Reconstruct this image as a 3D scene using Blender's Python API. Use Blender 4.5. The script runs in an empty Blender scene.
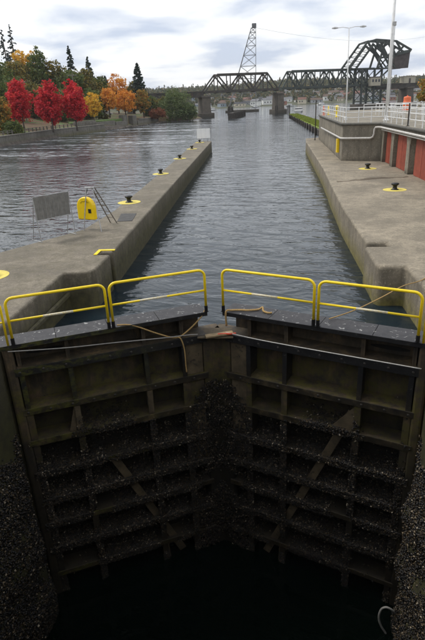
import bpy, math, random
import numpy as np
from mathutils import Vector, Matrix
random.seed(7); rng = np.random.default_rng(7)
scn = bpy.context.scene; col = scn.collection
R = math.radians
# ------------------------------------------------------------------ camera
EYE = Vector((0, 0, 4.65)); FPX = 519.0; PCX, PCY = 212.5, 320.0
pitch, roll, yaw = R(22.7), R(2.7), R(-5.5)
fw = Vector((math.sin(yaw)*math.cos(pitch), math.cos(yaw)*math.cos(pitch), -math.sin(pitch)))
rt0 = Vector((math.cos(yaw), -math.sin(yaw), 0)); up0 = rt0.cross(fw)
RT = math.cos(roll)*rt0 - math.sin(roll)*up0
UP = math.sin(roll)*rt0 + math.cos(roll)*up0
cam = bpy.data.cameras.new('camera'); camo = bpy.data.objects.new('camera', cam); col.objects.link(camo)
cam.sensor_fit = 'VERTICAL'; cam.sensor_height = 22.2; cam.lens = 22.2*FPX/640.0
cam.clip_start = 0.1; cam.clip_end = 6000
M = Matrix((RT, UP, -fw)).transposed().to_4x4(); M.translation = EYE; camo.matrix_world = M
scn.camera = camo
# ------------------------------------------------------------------ world: overcast sky
SUN_AZ, SUN_EL = R(-70), R(52)          # azimuth from +Y towards +X
w = bpy.data.worlds.new('World'); scn.world = w; w.use_nodes = True
nt = w.node_tree; nt.nodes.clear()
def nd(t, typ, **k):
    n = t.nodes.new(typ)
    for a, b in k.items():
        if a.startswith('i_'):
            key = a[2:]
            key = int(key) if key.isdigit() else key.replace('_', ' ')
            n.inputs[key].default_value = b
        else: setattr(n, a, b)
    return n
def ln(t, a, b): t.links.new(a, b)
out = nd(nt, 'ShaderNodeOutputWorld'); bg = nd(nt, 'ShaderNodeBackground'); bg.inputs['Strength'].default_value = 0.1
sky = nd(nt, 'ShaderNodeTexSky'); sky.sky_type = 'NISHITA'; sky.sun_disc = False
sky.sun_elevation = SUN_EL; sky.sun_rotation = SUN_AZ; sky.dust_density = 2.0
tc = nd(nt, 'ShaderNodeTexCoord'); sp = nd(nt, 'ShaderNodeSeparateXYZ'); ln(nt, tc.outputs['Generated'], sp.inputs[0])
zz = nd(nt, 'ShaderNodeMath', operation='ABSOLUTE'); ln(nt, sp.outputs[2], zz.inputs[0])
za = nd(nt, 'ShaderNodeMath', operation='ADD'); ln(nt, zz.outputs[0], za.inputs[0]); za.inputs[1].default_value = 0.16
dx = nd(nt, 'ShaderNodeMath', operation='DIVIDE'); ln(nt, sp.outputs[0], dx.inputs[0]); ln(nt, za.outputs[0], dx.inputs[1])
dy = nd(nt, 'ShaderNodeMath', operation='DIVIDE'); ln(nt, sp.outputs[1], dy.inputs[0]); ln(nt, za.outputs[0], dy.inputs[1])
cb = nd(nt, 'ShaderNodeCombineXYZ'); ln(nt, dx.outputs[0], cb.inputs[0]); ln(nt, dy.outputs[0], cb.inputs[1])
n1 = nd(nt, 'ShaderNodeTexNoise', i_Scale=1.3, i_Detail=5.0, i_Roughness=0.5, i_Distortion=0.2); ln(nt, cb.outputs[0], n1.inputs['Vector'])
cr = nd(nt, 'ShaderNodeValToRGB'); ln(nt, n1.outputs[0], cr.inputs[0])
e = cr.color_ramp.elements; e[0].position = 0.36; e[0].color = (4.7, 5.25, 6.4, 1); e[1].position = 0.66; e[1].color = (8.9, 8.85, 8.8, 1)
m_ = e = cr.color_ramp.elements.new(0.5); m_.color = (7.9, 8.0, 8.2, 1)
mx = nd(nt, 'ShaderNodeMix', data_type='RGBA'); mx.inputs[0].default_value = 0.88
ln(nt, sky.outputs[0], mx.inputs[6]); ln(nt, cr.outputs[0], mx.inputs[7])
ln(nt, mx.outputs[2], bg.inputs['Color']); ln(nt, bg.outputs[0], out.inputs['Surface'])
sl = bpy.data.lights.new('sun', 'SUN'); sl.energy = 1.4; sl.angle = R(20); sl.color = (1, 0.96, 0.9)
so = bpy.data.objects.new('sun', sl); col.objects.link(so)
sd = Vector((math.sin(SUN_AZ)*math.cos(SUN_EL), math.cos(SUN_AZ)*math.cos(SUN_EL), math.sin(SUN_EL)))
so.rotation_euler = sd.to_track_quat('Z', 'Y').to_euler(); so.location = (0, 0, 60)
scn.view_settings.view_transform = 'Standard'; scn.view_settings.look = 'None'
scn.view_settings.exposure = 0.5; scn.view_settings.gamma = 1.0
scn.render.engine = 'CYCLES'
scn.cycles.max_bounces = 6; scn.cycles.diffuse_bounces = 3; scn.cycles.glossy_bounces = 3; scn.cycles.transmission_bounces = 2; scn.cycles.volume_bounces = 0

# ------------------------------------------------------------------ pixel helpers (directions only; depth from ground / known line)
def ray(px, py): return (fw*FPX + RT*(px-PCX) - UP*(py-PCY)).normalized()
def onz(px, py, z):
    d = ray(px, py); return EYE + d*((z-EYE.z)/d.z)
def aty(px, py, Y):
    d = ray(px, py); return EYE + d*(Y/d.y)
# ------------------------------------------------------------------ mesh helpers
class MB:
    def __init__(s): s.v = []; s.f = []
    def add(s, vs, fs):
        b = len(s.v); s.v += [tuple(x) for x in vs]; s.f += [tuple(b+i for i in f) for f in fs]; return s
    def box(s, x0, x1, y0, y1, z0, z1):
        x0, x1 = sorted((x0, x1)); y0, y1 = sorted((y0, y1)); z0, z1 = sorted((z0, z1))
        return s.add([(x0,y0,z0),(x1,y0,z0),(x1,y1,z0),(x0,y1,z0),(x0,y0,z1),(x1,y0,z1),(x1,y1,z1),(x0,y1,z1)],
              [(0,3,2,1),(4,5,6,7),(0,1,5,4),(1,2,6,5),(2,3,7,6),(3,0,4,7)])
    def bar(s, p, q, a, b, upv=(0,0,1)):
        p = Vector(p); q = Vector(q); d = (q-p).normalized(); u = Vector(upv)
        if abs(d.dot(u)) > .98: u = Vector((0,1,0)) if abs(d.y) < .9 else Vector((1,0,0))
        x = d.cross(u).normalized()*a/2; y = x.cross(d).normalized()*b/2
        vs = [p-x-y, p+x-y, p+x+y, p-x+y, q-x-y, q+x-y, q+x+y, q-x+y]
        return s.add(vs, [(0,1,2,3),(7,6,5,4),(0,4,5,1),(1,5,6,2),(2,6,7,3),(3,7,4,0)])
    def tube(s, pts, r, n=8, cap=True):
        pts = [Vector(p) for p in pts]; rings = []
        rr = r if isinstance(r, (list, tuple)) else [r]*len(pts)
        t = (pts[1]-pts[0]).normalized(); u = t.orthogonal().normalized()
        b = len(s.v)
        for i, p in enumerate(pts):
            t = (pts[min(i+1, len(pts)-1)]-pts[max(i-1, 0)]).normalized()
            u = (u - t*u.dot(t)).normalized(); v = t.cross(u)
            for k in range(n):
                a = 2*math.pi*k/n; s.v.append(tuple(p+(u*math.cos(a)+v*math.sin(a))*rr[i]))
        for i in range(len(pts)-1):
            for k in range(n):
                k2 = (k+1) % n; s.f.append((b+i*n+k, b+i*n+k2, b+(i+1)*n+k2, b+(i+1)*n+k))
        if cap:
            s.f.append(tuple(b+k for k in reversed(range(n)))); e_ = b+(len(pts)-1)*n; s.f.append(tuple(e_+k for k in range(n)))
        return s
    def lathe(s, prof, n=20, c=(0,0,0)):
        b = len(s.v)
        for r_, z in prof:
            for k in range(n):
                a = 2*math.pi*k/n; s.v.append((c[0]+r_*math.cos(a), c[1]+r_*math.sin(a), c[2]+z))
        for i in range(len(prof)-1):
            for k in range(n):
                k2 = (k+1) % n; s.f.append((b+i*n+k, b+i*n+k2, b+(i+1)*n+k2, b+(i+1)*n+k))
        s.f.append(tuple(b+k for k in reversed(range(n)))); e_ = b+(len(prof)-1)*n; s.f.append(tuple(e_+k for k in range(n)))
        return s
    def prism(s, poly, z0, z1):
        ar = sum(poly[i][0]*poly[(i+1) % len(poly)][1]-poly[(i+1) % len(poly)][0]*poly[i][1] for i in range(len(poly)))
        if ar < 0: poly = poly[::-1]
        n = len(poly)
        vs = [(x, y, z0) for x, y in poly]+[(x, y, z1) for x, y in poly]
        fs = [tuple(reversed(range(n))), tuple(range(n, 2*n))]+[(i, (i+1) % n, n+(i+1) % n, n+i) for i in range(n)]
        return s.add(vs, fs)
    def mesh(s, name, mat, smooth=False):
        m = bpy.data.meshes.new(name); m.from_pydata(s.v, [], s.f)
        if smooth: m.polygons.foreach_set('use_smooth', [True]*len(m.polygons))
        m.materials.append(mat); m.update(); return m
    def build(s, name, mat, parent=None, bevel=0, smooth=False, seg=2, loc=None, rz=0):
        return link(name, s.mesh(name, mat, smooth), parent, bevel, seg, loc, rz)
def link(name, me, parent=None, bevel=0, seg=2, loc=None, rz=0):
    o = bpy.data.objects.new(name, me); col.objects.link(o)
    if parent: o.parent = parent
    if loc is not None: o.location = loc
    if rz: o.rotation_euler.z = rz
    if bevel:
        b = o.modifiers.new('bevel', 'BEVEL'); b.width = bevel; b.segments = seg; b.limit_method = 'ANGLE'; b.angle_limit = R(35)
    return o
def tag(o, label=None, cat=None, group=None, kind=None):
    if label: o['label'] = label
    if cat: o['category'] = cat
    if group: o['group'] = group
    if kind: o['kind'] = kind
    return o
def empty(name, loc, rz=0, label=None, cat=None, group=None):
    o = bpy.data.objects.new(name, None); col.objects.link(o); o.location = loc; o.rotation_euler.z = rz
    o.empty_display_size = .2
    return tag(o, label, cat, group)
def quads_mesh(name, co, mat, k=4):
    """co: (N,k,3) array of separate polygons"""
    n = len(co); m = bpy.data.meshes.new(name)
    m.vertices.add(n*k); m.vertices.foreach_set('co', co.reshape(-1).astype(np.float32))
    m.loops.add(n*k); m.loops.foreach_set('vertex_index', np.arange(n*k, dtype=np.int32))
    m.polygons.add(n); m.polygons.foreach_set('loop_start', np.arange(0, n*k, k, dtype=np.int32)); m.polygons.foreach_set('loop_total', np.full(n, k, dtype=np.int32))
    m.materials.append(mat); m.update(calc_edges=True); return m
# ------------------------------------------------------------------ materials
def mat(name):
    m = bpy.data.materials.new(name); m.use_nodes = True; t = m.node_tree; t.nodes.clear()
    o = nd(t, 'ShaderNodeOutputMaterial'); p = nd(t, 'ShaderNodeBsdfPrincipled'); ln(t, p.outputs[0], o.inputs['Surface'])
    return m, t, p, o
def pos(t):
    return nd(t, 'ShaderNodeNewGeometry').outputs['Position']
def objc(t):
    return nd(t, 'ShaderNodeTexCoord').outputs['Object']
def mapv(t, v, scale=(1,1,1), loc=(0,0,0)):
    m = nd(t, 'ShaderNodeMapping'); ln(t, v, m.inputs[0]); m.inputs['Scale'].default_value = scale; m.inputs['Location'].default_value = loc; return m.outputs[0]
def noise(t, v, scale, detail=5, rough=.6, dist=0):
    n = nd(t, 'ShaderNodeTexNoise', i_Scale=scale, i_Detail=detail, i_Roughness=rough, i_Distortion=dist); ln(t, v, n.inputs['Vector']); return n.outputs[0]
def ramp(t, f, stops):
    r = nd(t, 'ShaderNodeValToRGB'); ln(t, f, r.inputs[0]); el = r.color_ramp.elements
    def c4(c): return (c, c, c, 1) if isinstance(c, (int, float)) else (*c, 1)
    el[0].position, el[0].color = stops[0][0], c4(stops[0][1]); el[1].position, el[1].color = stops[-1][0], c4(stops[-1][1])
    for p, c in stops[1:-1]:
        x = el.new(p); x.color = c4(c)
    return r.outputs[0]
def mix(t, f, a, b, mode='MIX'):
    m = nd(t, 'ShaderNodeMix', data_type='RGBA', blend_type=mode)
    for s, x in ((m.inputs[0], f), (m.inputs[6], a), (m.inputs[7], b)):
        if isinstance(x, (int, float)): s.default_value = x if s.type == 'VALUE' else (x, x, x, 1)
        elif isinstance(x, tuple): s.default_value = (*x, 1)
        else: ln(t, x, s)
    return m.outputs[2]
def math_(t, op, a, b=None, clamp=False):
    m = nd(t, 'ShaderNodeMath', operation=op, use_clamp=clamp)
    for i, x in enumerate((a, b)):
        if x is None: continue
        if isinstance(x, (int, float)): m.inputs[i].default_value = x
        else: ln(t, x, m.inputs[i])
    return m.outputs[0]
def bump(t, p, h, strength=.3, dist=.02):
    b = nd(t, 'ShaderNodeBump'); b.inputs['Strength'].default_value = strength; b.inputs['Distance'].default_value = dist
    ln(t, h, b.inputs['Height']); ln(t, b.outputs[0], p.inputs['Normal']); return b
def zof(t, v):
    s = nd(t, 'ShaderNodeSeparateXYZ'); ln(t, v, s.inputs[0]); return s.outputs[2]
def simple(name, c, rough=.6, metal=0, var=.25, scale=6, bumps=.15, wear=None, wearamt=.5):
    m, t, p, o = mat(name); v = objc(t)
    n = noise(t, v, scale, 6); dark = tuple(x*(1-var) for x in c); lite = tuple(min(1, x*(1+var)) for x in c)
    cc = ramp(t, n, [(.3, dark), (.7, lite)])
    if wear:
        k = ramp(t, noise(t, v, scale*2.3, 8, .7), [(wearamt, 0.), (wearamt+.08, 1.)]); cc = mix(t, k, cc, wear)
    ln(t, cc, p.inputs['Base Color']); p.inputs['Roughness'].default_value = rough; p.inputs['Metallic'].default_value = metal
    if bumps: bump(t, p, noise(t, v, scale*5, 5), bumps, .01)
    return m
def concrete(name, base, algae_shade=None, stain=(.09, .08, .06), scale=1., lichen=.0):
    m, t, p, o = mat(name); v = pos(t)
    big = noise(t, mapv(t, v, (.5, .5, .5)), .9*scale, 6, .62, .4); mid = noise(t, v, 3.2*scale, 7, .68, .3); fine = noise(t, v, 38, 4, .7)
    d = tuple(x*.50 for x in base); l = tuple(x*1.30 for x in base)
    c = ramp(t, mid, [(.28, d), (.5, base), (.74, l)])
    c = mix(t, ramp(t, big, [(.40, .62), (.60, 0.)]), c, stain)
    bl2 = noise(t, mapv(t, v, (1, 1, .6), (4, 9, 2)), 1.9, 8, .72, .6); c = mix(t, ramp(t, bl2, [(.36, .6), (.47, .12), (.55, 0.)]), c, tuple(x*.42 for x in base))
    spk = noise(t, mapv(t, v, (1, 1, 1), (11, 5, 3)), 15, 3, .5); c = mix(t, ramp(t, spk, [(.665, 0.), (.70, .75)]), c, tuple(min(1, x*2.0) for x in base))
    # vertical run-off streaks on the faces
    st = noise(t, mapv(t, v, (2.6, 2.6, .18)), 1.4, 5, .65)
    geo = nd(t, 'ShaderNodeNewGeometry'); nz = math_(t, 'ABSOLUTE', zof(t, geo.outputs['Normal']))
    face = math_(t, 'SUBTRACT', 1., nz, True)
    c = mix(t, math_(t, 'MULTIPLY', ramp(t, st, [(.45, 0.), (.7, .75)]), face), c, tuple(x*.5 for x in stain))
    c = mix(t, math_(t, 'MULTIPLY', ramp(t, fine, [(.38, .8), (.56, 0.)]), .75), c, tuple(x*.55 for x in base))
    # weathered pale aggregate spots and dropping specks
    sp_ = noise(t, v, 9, 3, .5); gr2 = noise(t, v, 13, 5, .75); c = mix(t, ramp(t, gr2, [(.36, .7), (.52, 0.)]), c, tuple(x*.5 for x in base)); c = mix(t, ramp(t, gr2, [(.56, 0.), (.70, .5)]), c, tuple(min(1, x*1.5) for x in base))
    c = mix(t, ramp(t, sp_, [(.70, 0.), (.76, .5)]), c, tuple(min(1, x*1.7) for x in base))
    if algae_shade is not None:
        zt, zb, colr = algae_shade
        zn = math_(t, 'ADD', zof(t, v), math_(t, 'MULTIPLY', math_(t, 'SUBTRACT', noise(t, mapv(t, v, (1, 1, .35)), 1.7, 6), .5), 1.1))
        k = nd(t, 'ShaderNodeMapRange', i_1=zt, i_2=zb, i_3=0., i_4=1.); ln(t, zn, k.inputs[0])
        ag = ramp(t, noise(t, v, 4.5, 6), [(.3, tuple(x*.4 for x in colr)), (.55, colr), (.75, tuple(x*1.4 for x in colr))])
        c = mix(t, math_(t, 'MULTIPLY', k.outputs[0], .9), c, ag)
    ln(t, c, p.inputs['Base Color']); p.inputs['Roughness'].default_value = .85
    h = math_(t, 'ADD', math_(t, 'MULTIPLY', mid, .7), math_(t, 'MULTIPLY', fine, .3)); bump(t, p, h, .7, .035)
    return m
M_PIER = concrete('pier_concrete', (.255, .220, .165), (.12, -.75, (.066, .060, .020)))  # face band: olive algae, its colour darkened to carry the recess shade
M_PIERR = concrete('right_wall_concrete', (.345, .295, .215), (-.5, -1.2, (.17, .145, .035)))
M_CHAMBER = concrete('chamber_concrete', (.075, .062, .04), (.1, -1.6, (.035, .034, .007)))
M_BLOCK = concrete('block_concrete', (.31, .275, .21), (.35, -.1, (.1, .085, .06)), scale=.8)
M_SEAWALL = concrete('seawall_concrete', (.21, .195, .165), (-.3, -1.3, (.13, .12, .05)), scale=.5)
M_BPIER = concrete('bridge_pier_concrete', (.15, .125, .10), (1.2, -1.5, (.05, .045, .03)), scale=.3)

def steel_gate(name, w0, w1, wz):
    m, t, p, o = mat(name); v = pos(t)
    a = noise(t, v, 2.2, 7, .65, .5); b = noise(t, mapv(t, v, (3, 3, .5)), 2.5, 6, .7); f = noise(t, v, 30, 4, .7)
    c = ramp(t, a, [(.3, (.018, .013, .008)), (.46, (.055, .040, .024)), (.6, (.11, .076, .040)), (.74, (.17, .115, .055)), (.85, (.20, .16, .10))])
    c = mix(t, ramp(t, b, [(.42, 0.), (.62, .8)]), c, (.03, .025, .018))
    z = zof(t, v); zn = math_(t, 'ADD', z, math_(t, 'MULTIPLY', math_(t, 'SUBTRACT', noise(t, v, 2.8, 6), .5), 1.2))
    moss = nd(t, 'ShaderNodeMapRange', i_1=-.5, i_2=-1.5, i_3=0., i_4=1.); ln(t, zn, moss.inputs[0])
    c = mix(t, math_(t, 'MULTIPLY', moss.outputs[0], ramp(t, noise(t, v, 3.6, 7, .7), [(.44, 0.), (.58, .9)])), c, (.085, .075, .014))
    wet_shade = nd(t, 'ShaderNodeMapRange', i_1=wz, i_2=wz-1.5, i_3=0., i_4=1.); ln(t, zn, wet_shade.inputs[0])
    c = mix(t, math_(t, 'MULTIPLY', wet_shade.outputs[0], .93), c, ramp(t, a, [(.35, w0), (.7, w1)]))  # darkens downwards: wet steel, with pit shade put into the colour
    ln(t, c, p.inputs['Base Color']); p.inputs['Roughness'].default_value = .72
    bump(t, p, math_(t, 'ADD', a, math_(t, 'MULTIPLY', f, .5)), .5, .02); return m
M_GATE = steel_gate('gate_steel', (.006, .005, .004), (.030, .022, .012), -1.8)
M_SKIN_SHADED = steel_gate('gate_skin_shaded', (.003, .0025, .002), (.010, .008, .005), -1.4)  # bay skin: near-black below, flange shade painted in along with the wet
def flange_mat():
    m, t, p, o = mat('gate_flange_paint'); v = pos(t)
    a = noise(t, v, 5, 7, .7, .4); c = ramp(t, a, [(.35, (.006, .006, .007)), (.6, (.014, .014, .015)), (.78, (.05, .042, .032))])
    k = ramp(t, noise(t, mapv(t, v, (1, 1, 3)), 9, 6, .7), [(.61, 0.), (.70, .8)]); c = mix(t, k, c, (.20, .19, .165))
    z = zof(t, v); low = nd(t, 'ShaderNodeMapRange', i_1=-1.2, i_2=-1.9, i_3=0., i_4=1.); ln(t, z, low.inputs[0])
    c = mix(t, low.outputs[0], c, ramp(t, noise(t, v, 4, 7, .7), [(.35, (.010, .008, .005)), (.55, (.034, .026, .014)), (.75, (.15, .11, .055))]))
    sx_ = nd(t, 'ShaderNodeSeparateXYZ'); ln(t, v, sx_.inputs[0]); lf = nd(t, 'ShaderNodeMapRange', i_1=-2., i_2=-4.6, i_3=0., i_4=.8); ln(t, sx_.outputs[0], lf.inputs[0])
    c = mix(t, math_(t, 'MULTIPLY', lf.outputs[0], ramp(t, noise(t, mapv(t, v, (1, 1, 2.2)), 4.5, 7, .7), [(.46, 0.), (.60, 1.)])), c, (.085, .085, .012))
    ln(t, c, p.inputs['Base Color']); p.inputs['Roughness'].default_value = .55; bump(t, p, a, .35, .012); return m
M_FLANGE = flange_mat()
def deck_mat():
    m, t, p, o = mat('gate_deck'); v = pos(t)
    a = noise(t, v, 6, 6, .7); c = ramp(t, a, [(.3, (.018, .018, .021)), (.7, (.05, .048, .05))])
    d = ramp(t, noise(t, mapv(t, v, (1, 1, 1)), 7.5, 5, .6, .8), [(.615, 0.), (.66, .8)]); c = mix(t, d, c, (.42, .42, .40))
    ln(t, c, p.inputs['Base Color']); p.inputs['Roughness'].default_value = .6; bump(t, p, noise(t, v, 60, 3), .4, .008); return m
M_DECK = deck_mat()
M_PLATE = simple('tan_plate', (.085, .064, .036), .85, 0, .5, 3.5, .4, wear=(.03, .023, .014), wearamt=.58)
M_YELLOW = simple('yellow_rail_paint', (.93, .68, .012), .4, 0, .07, 8, .04, wear=(.5, .48, .40), wearamt=.68)
M_WORN = simple('worn_rail_paint', (.66, .62, .5), .5, 0, .2, 25, .05, wear=(.75, .55, .03), wearamt=.52)
M_BLACK = simple('black_iron', (.014, .014, .015), .45, .3, .4, 14, .2)
M_YPAINT = simple('yellow_ground_paint', (.68, .56, .12), .8, 0, .18, 3, .25, wear=(.34, .30, .2), wearamt=.60)
M_YPLASTIC = simple('yellow_locker_plastic', (.95, .64, .003), .38, 0, .06, 5, .03)
M_GALV = simple('galvanised_steel', (.42, .42, .41), .5, .5, .25, 9, .1, wear=(.25, .17, .1), wearamt=.66)
M_GREYB = simple('grey_slat', (.18, .175, .16), .7, 0, .25, 7, .15)
M_WHITE = simple('white_paint', (.74, .74, .72), .5, 0, .12, 5, .05, wear=(.45, .38, .30), wearamt=.68)
M_SIGNW = simple('white_sign_board', (.85, .85, .84), .5, 0, .05, 5, .02)
M_PIPE = simple('pale_pipe', (.52, .50, .46), .5, .1, .2, 6, .08, wear=(.25, .2, .15), wearamt=.62)
M_DARKPIPE = simple('dark_coping_pipe', (.10, .095, .08), .7, 0, .3, 5, .15)
M_RED = simple('red_door_paint', (.27, .055, .028), .65, 0, .22, 3, .1, wear=(.2, .06, .04), wearamt=.6)
M_REDD = simple('dark_red_paint', (.24, .045, .022), .7, 0, .25, 4, .1)
M_ORANGE = simple('orange_plastic', (.75, .16, .06), .55, 0, .12, 5, .04)
M_ROPE = simple('manila_rope', (.40, .26, .10), .9, 0, .3, 40, .5)
M_CABLE = simple('grey_cable', (.30, .29, .27), .6, 0, .2, 20, .1)
M_WROPE = simple('white_line', (.55, .54, .50), .8, 0, .2, 30, .2)
M_BRIDGE = simple('bridge_steel', (.055, .048, .04), .7, .1, .4, .5, 0, wear=(.11, .06, .035), wearamt=.58)
M_BRIDGEG = simple('bridge_green_steel', (.05, .06, .052), .7, .1, .35, .5, 0, wear=(.10, .09, .075), wearamt=.6)
M_CW = simple('counterweight_steel', (.075, .06, .055), .8, 0, .35, .6, 0)
M_PYLON = simple('pylon_steel', (.20, .20, .20), .6, .4, .2, .5, 0)
M_BEIGE = simple('beige_cabin', (.42, .38, .29), .8, 0, .1, 1, 0)
M_WOODP = simple('weathered_pole', (.18, .16, .14), .9, 0, .2, 1, 0)
M_WIRE = simple('wire_black', (.05, .05, .055), .7)
M_TIMBER = simple('dark_fender_timber', (.05, .042, .034), .9, 0, .45, 1.5, .3)
M_GLASS = simple('dark_window', (.03, .035, .04), .15, 0, .2, 2, 0)
M_TYRE = simple('black_rubber', (.02, .02, .02), .9)
M_GAP_SHADE = simple('gap_shade_black', (.01, .009, .008), .9)
M_GREYP = simple('drain_disc_grey', (.36, .36, .35), .6)

def water(name, base, wl, amp, rough, foam=False):
    m, t, p, o = mat(name); v = pos(t)
    vr = nd(t, 'ShaderNodeVectorRotate', rotation_type='Z_AXIS'); ln(t, v, vr.inputs['Vector']); vr.inputs['Angle'].default_value = R(16)
    q = mapv(t, vr.outputs[0], (1., 1.9, 1.))
    a = noise(t, q, 1/wl, 3, .5, .55); b = noise(t, mapv(t, vr.outputs[0], (1, 1.5, 1), (7, 3, 0)), 2.7/wl, 3, .55, .3); c_ = noise(t, v, .045, 3)
    h = math_(t, 'ADD', math_(t, 'MULTIPLY', a, 1.), math_(t, 'MULTIPLY', b, .22))
    gust = ramp(t, c_, [(.3, .55), (.7, 1.15)]); h = math_(t, 'MULTIPLY', h, gust)
    bump(t, p, h, 1., amp)
    p.inputs['IOR'].default_value = 1.33; p.inputs['Roughness'].default_value = rough
    if foam:
        s = nd(t, 'ShaderNodeSeparateXYZ'); ln(t, v, s.inputs[0])
        # streaks of foam drifting from the spillway along the left channel and on towards the bridge
        st = noise(t, mapv(t, vr.outputs[0], (.022, .16, 1.)), 1.0, 6, .68, 1.2)
        fine = noise(t, mapv(t, vr.outputs[0], (.5, 1.6, 1)), 1.4, 5, .75)
        mr = nd(t, 'ShaderNodeMapRange', i_1=55., i_2=80., i_3=0., i_4=1.); ln(t, s.outputs[1], mr.inputs[0])
        mr2 = nd(t, 'ShaderNodeMapRange', i_1=260., i_2=190., i_3=0., i_4=1.); ln(t, s.outputs[1], mr2.inputs[0])
        k = math_(t, 'MULTIPLY', ramp(t, st, [(.47, 0.), (.60, 1.)]), math_(t, 'MULTIPLY', mr.outputs[0], mr2.outputs[0]))
        mx_ = nd(t, 'ShaderNodeMapRange', i_1=-8., i_2=-16., i_3=0., i_4=1.); ln(t, s.outputs[0], mx_.inputs[0])
        my_ = nd(t, 'ShaderNodeMapRange', i_1=115., i_2=165., i_3=0., i_4=.55); ln(t, s.outputs[1], my_.inputs[0])
        k = math_(t, 'MULTIPLY', k, math_(t, 'MAXIMUM', mx_.outputs[0], my_.outputs[0]))
        k = math_(t, 'MULTIPLY', k, ramp(t, fine, [(.47, 0.), (.60, .85)]))
        cc = mix(t, k, base, (.62, .64, .66)); ln(t, cc, p.inputs['Base Color'])
        rr = nd(t, 'ShaderNodeMapRange', i_1=0., i_2=1., i_3=rough, i_4=.9); ln(t, k, rr.inputs[0]); ln(t, rr.outputs[0], p.inputs['Roughness'])
    else:
        p.inputs['Base Color'].default_value = (*base, 1)
    return m
M_WATER = water('channel_water', (.012, .021, .027), 1.6, .125, .05, True)
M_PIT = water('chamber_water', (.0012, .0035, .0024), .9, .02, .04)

def leafmat(name, cols, tr=.3):
    m, t, p, o = mat(name)
    g = nd(t, 'ShaderNodeNewGeometry'); oi = nd(t, 'ShaderNodeObjectInfo')
    n = noise(t, objc(t), .55, 4, .6); f = math_(t, 'ADD', math_(t, 'MULTIPLY', g.outputs['Random Per Island'], .5), math_(t, 'MULTIPLY', n, .9))
    f = math_(t, 'SUBTRACT', f, .2)
    k = len(cols); c = ramp(t, f, [(.12+.76*i/(k-1), cols[i]) for i in range(k)])
    ln(t, c, p.inputs['Base Color']); p.inputs['Roughness'].default_value = .7
    tl = nd(t, 'ShaderNodeBsdfTranslucent'); ln(t, c, tl.inputs[0]); ms = nd(t, 'ShaderNodeMixShader'); ms.inputs[0].default_value = tr
    ln(t, p.outputs[0], ms.inputs[1]); ln(t, tl.outputs[0], ms.inputs[2]); ln(t, ms.outputs[0], o.inputs['Surface']); return m
L_RED = leafmat('red_maple_leaves', [(.26, .010, .020), (.52, .018, .035), (.70, .035, .045), (.66, .08, .035)])
L_ORANGE = leafmat('orange_leaves', [(.42, .17, .03), (.66, .25, .03), (.78, .34, .04), (.66, .42, .08)])
L_YELLOW = leafmat('yellow_leaves', [(.42, .26, .03), (.72, .40, .03), (.80, .50, .04), (.50, .40, .06)])
L_OLIVE = leafmat('olive_leaves', [(.055, .07, .018), (.11, .11, .026), (.24, .18, .03), (.36, .24, .03)])
L_GREEN = leafmat('green_leaves', [(.04, .065, .016), (.08, .12, .026), (.135, .165, .036), (.22, .20, .04)])
L_LIME = leafmat('light_green_leaves', [(.06, .09, .03), (.10, .145, .045), (.15, .19, .06), (.20, .22, .07)])
L_MIX = leafmat('turning_leaves', [(.07, .10, .02), (.15, .15, .03), (.46, .24, .03), (.58, .18, .03)])
L_RUST = leafmat('rust_leaves', [(.10, .03, .02), (.22, .06, .03), (.28, .10, .04), (.10, .09, .03)])
L_CON = leafmat('conifer_needles', [(.012, .026, .018), (.022, .042, .028), (.035, .06, .035)], .15)
L_CONP = leafmat('pale_conifer_needles', [(.03, .05, .03), (.05, .075, .045), (.08, .10, .06)], .15)
L_FAR = leafmat('far_wood_leaves', [(.028, .042, .018), (.05, .072, .024), (.12, .11, .03), (.34, .18, .04)], .2)
M_BARK = simple('bark', (.10, .08, .065), .95, 0, .35, 3, .4)

def groundmat():
    m, t, p, o = mat('leaf_litter_ground'); v = pos(t)
    a = noise(t, v, .22, 6, .6); b = noise(t, v, 2.6, 6, .7)
    c = ramp(t, b, [(.3, (.05, .032, .016)), (.55, (.11, .06, .028)), (.75, (.17, .10, .05))])
    g = ramp(t, b, [(.3, (.05, .075, .02)), (.7, (.10, .14, .035))])
    c = mix(t, ramp(t, a, [(.48, 0.), (.58, 1.)]), c, g); ln(t, c, p.inputs['Base Color']); p.inputs['Roughness'].default_value = .95
    bump(t, p, b, .6, .1); return m
M_GROUND = groundmat()
M_GRASS = simple('lawn_grass', (.075, .12, .025), .95, 0, .35, 1.2, .5)
M_MOSS = simple('island_grass', (.14, .19, .02), .95, 0, .35, .8, .5)
M_HILL = simple('hill_ground', (.07, .075, .035), .95, 0, .3, .05, 0)
M_ROCK = simple('shore_rock', (.10, .085, .07), .95, 0, .4, 1.1, .6)

# ================================================================== STRUCTURE
WZ, PZ = -1.25, -7.42
XL, XR, XC = -5.48, 3.38, -1.05           # chamber faces and lock centre line
APEX = Vector((XC, 11.62, 0)); GA = R(24); HALF = 4.25; GAPX = .18; LEAF = HALF/math.cos(GA)
def leafpt(sg, s, y, z=0):                 # leaf local -> world
    ca, sa = math.cos(GA), math.sin(GA)
    return Vector((APEX.x+sg*(GAPX+s*ca+y*sa), APEX.y-s*sa+y*ca, z))
bl = leafpt(-1, LEAF+1.0, .54); br_ = leafpt(1, LEAF+1.0, .54); bc = Vector((XC, APEX.y+.54/math.cos(GA)+GAPX*math.tan(GA), 0))
mb = MB(); hole = [(-1450, -300), (bl.x, -300), (bl.x, bl.y), (bc.x, bc.y), (br_.x, br_.y), (br_.x, -300), (1450, -300), (1450, 1450), (-1450, 1450)]
mb.add([(x, y, WZ) for x, y in hole], [(0, 1, 2, 3, 8), (3, 4, 5, 6, 7, 8)])
tag(mb.build('channel_water', M_WATER), kind='structure')
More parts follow.
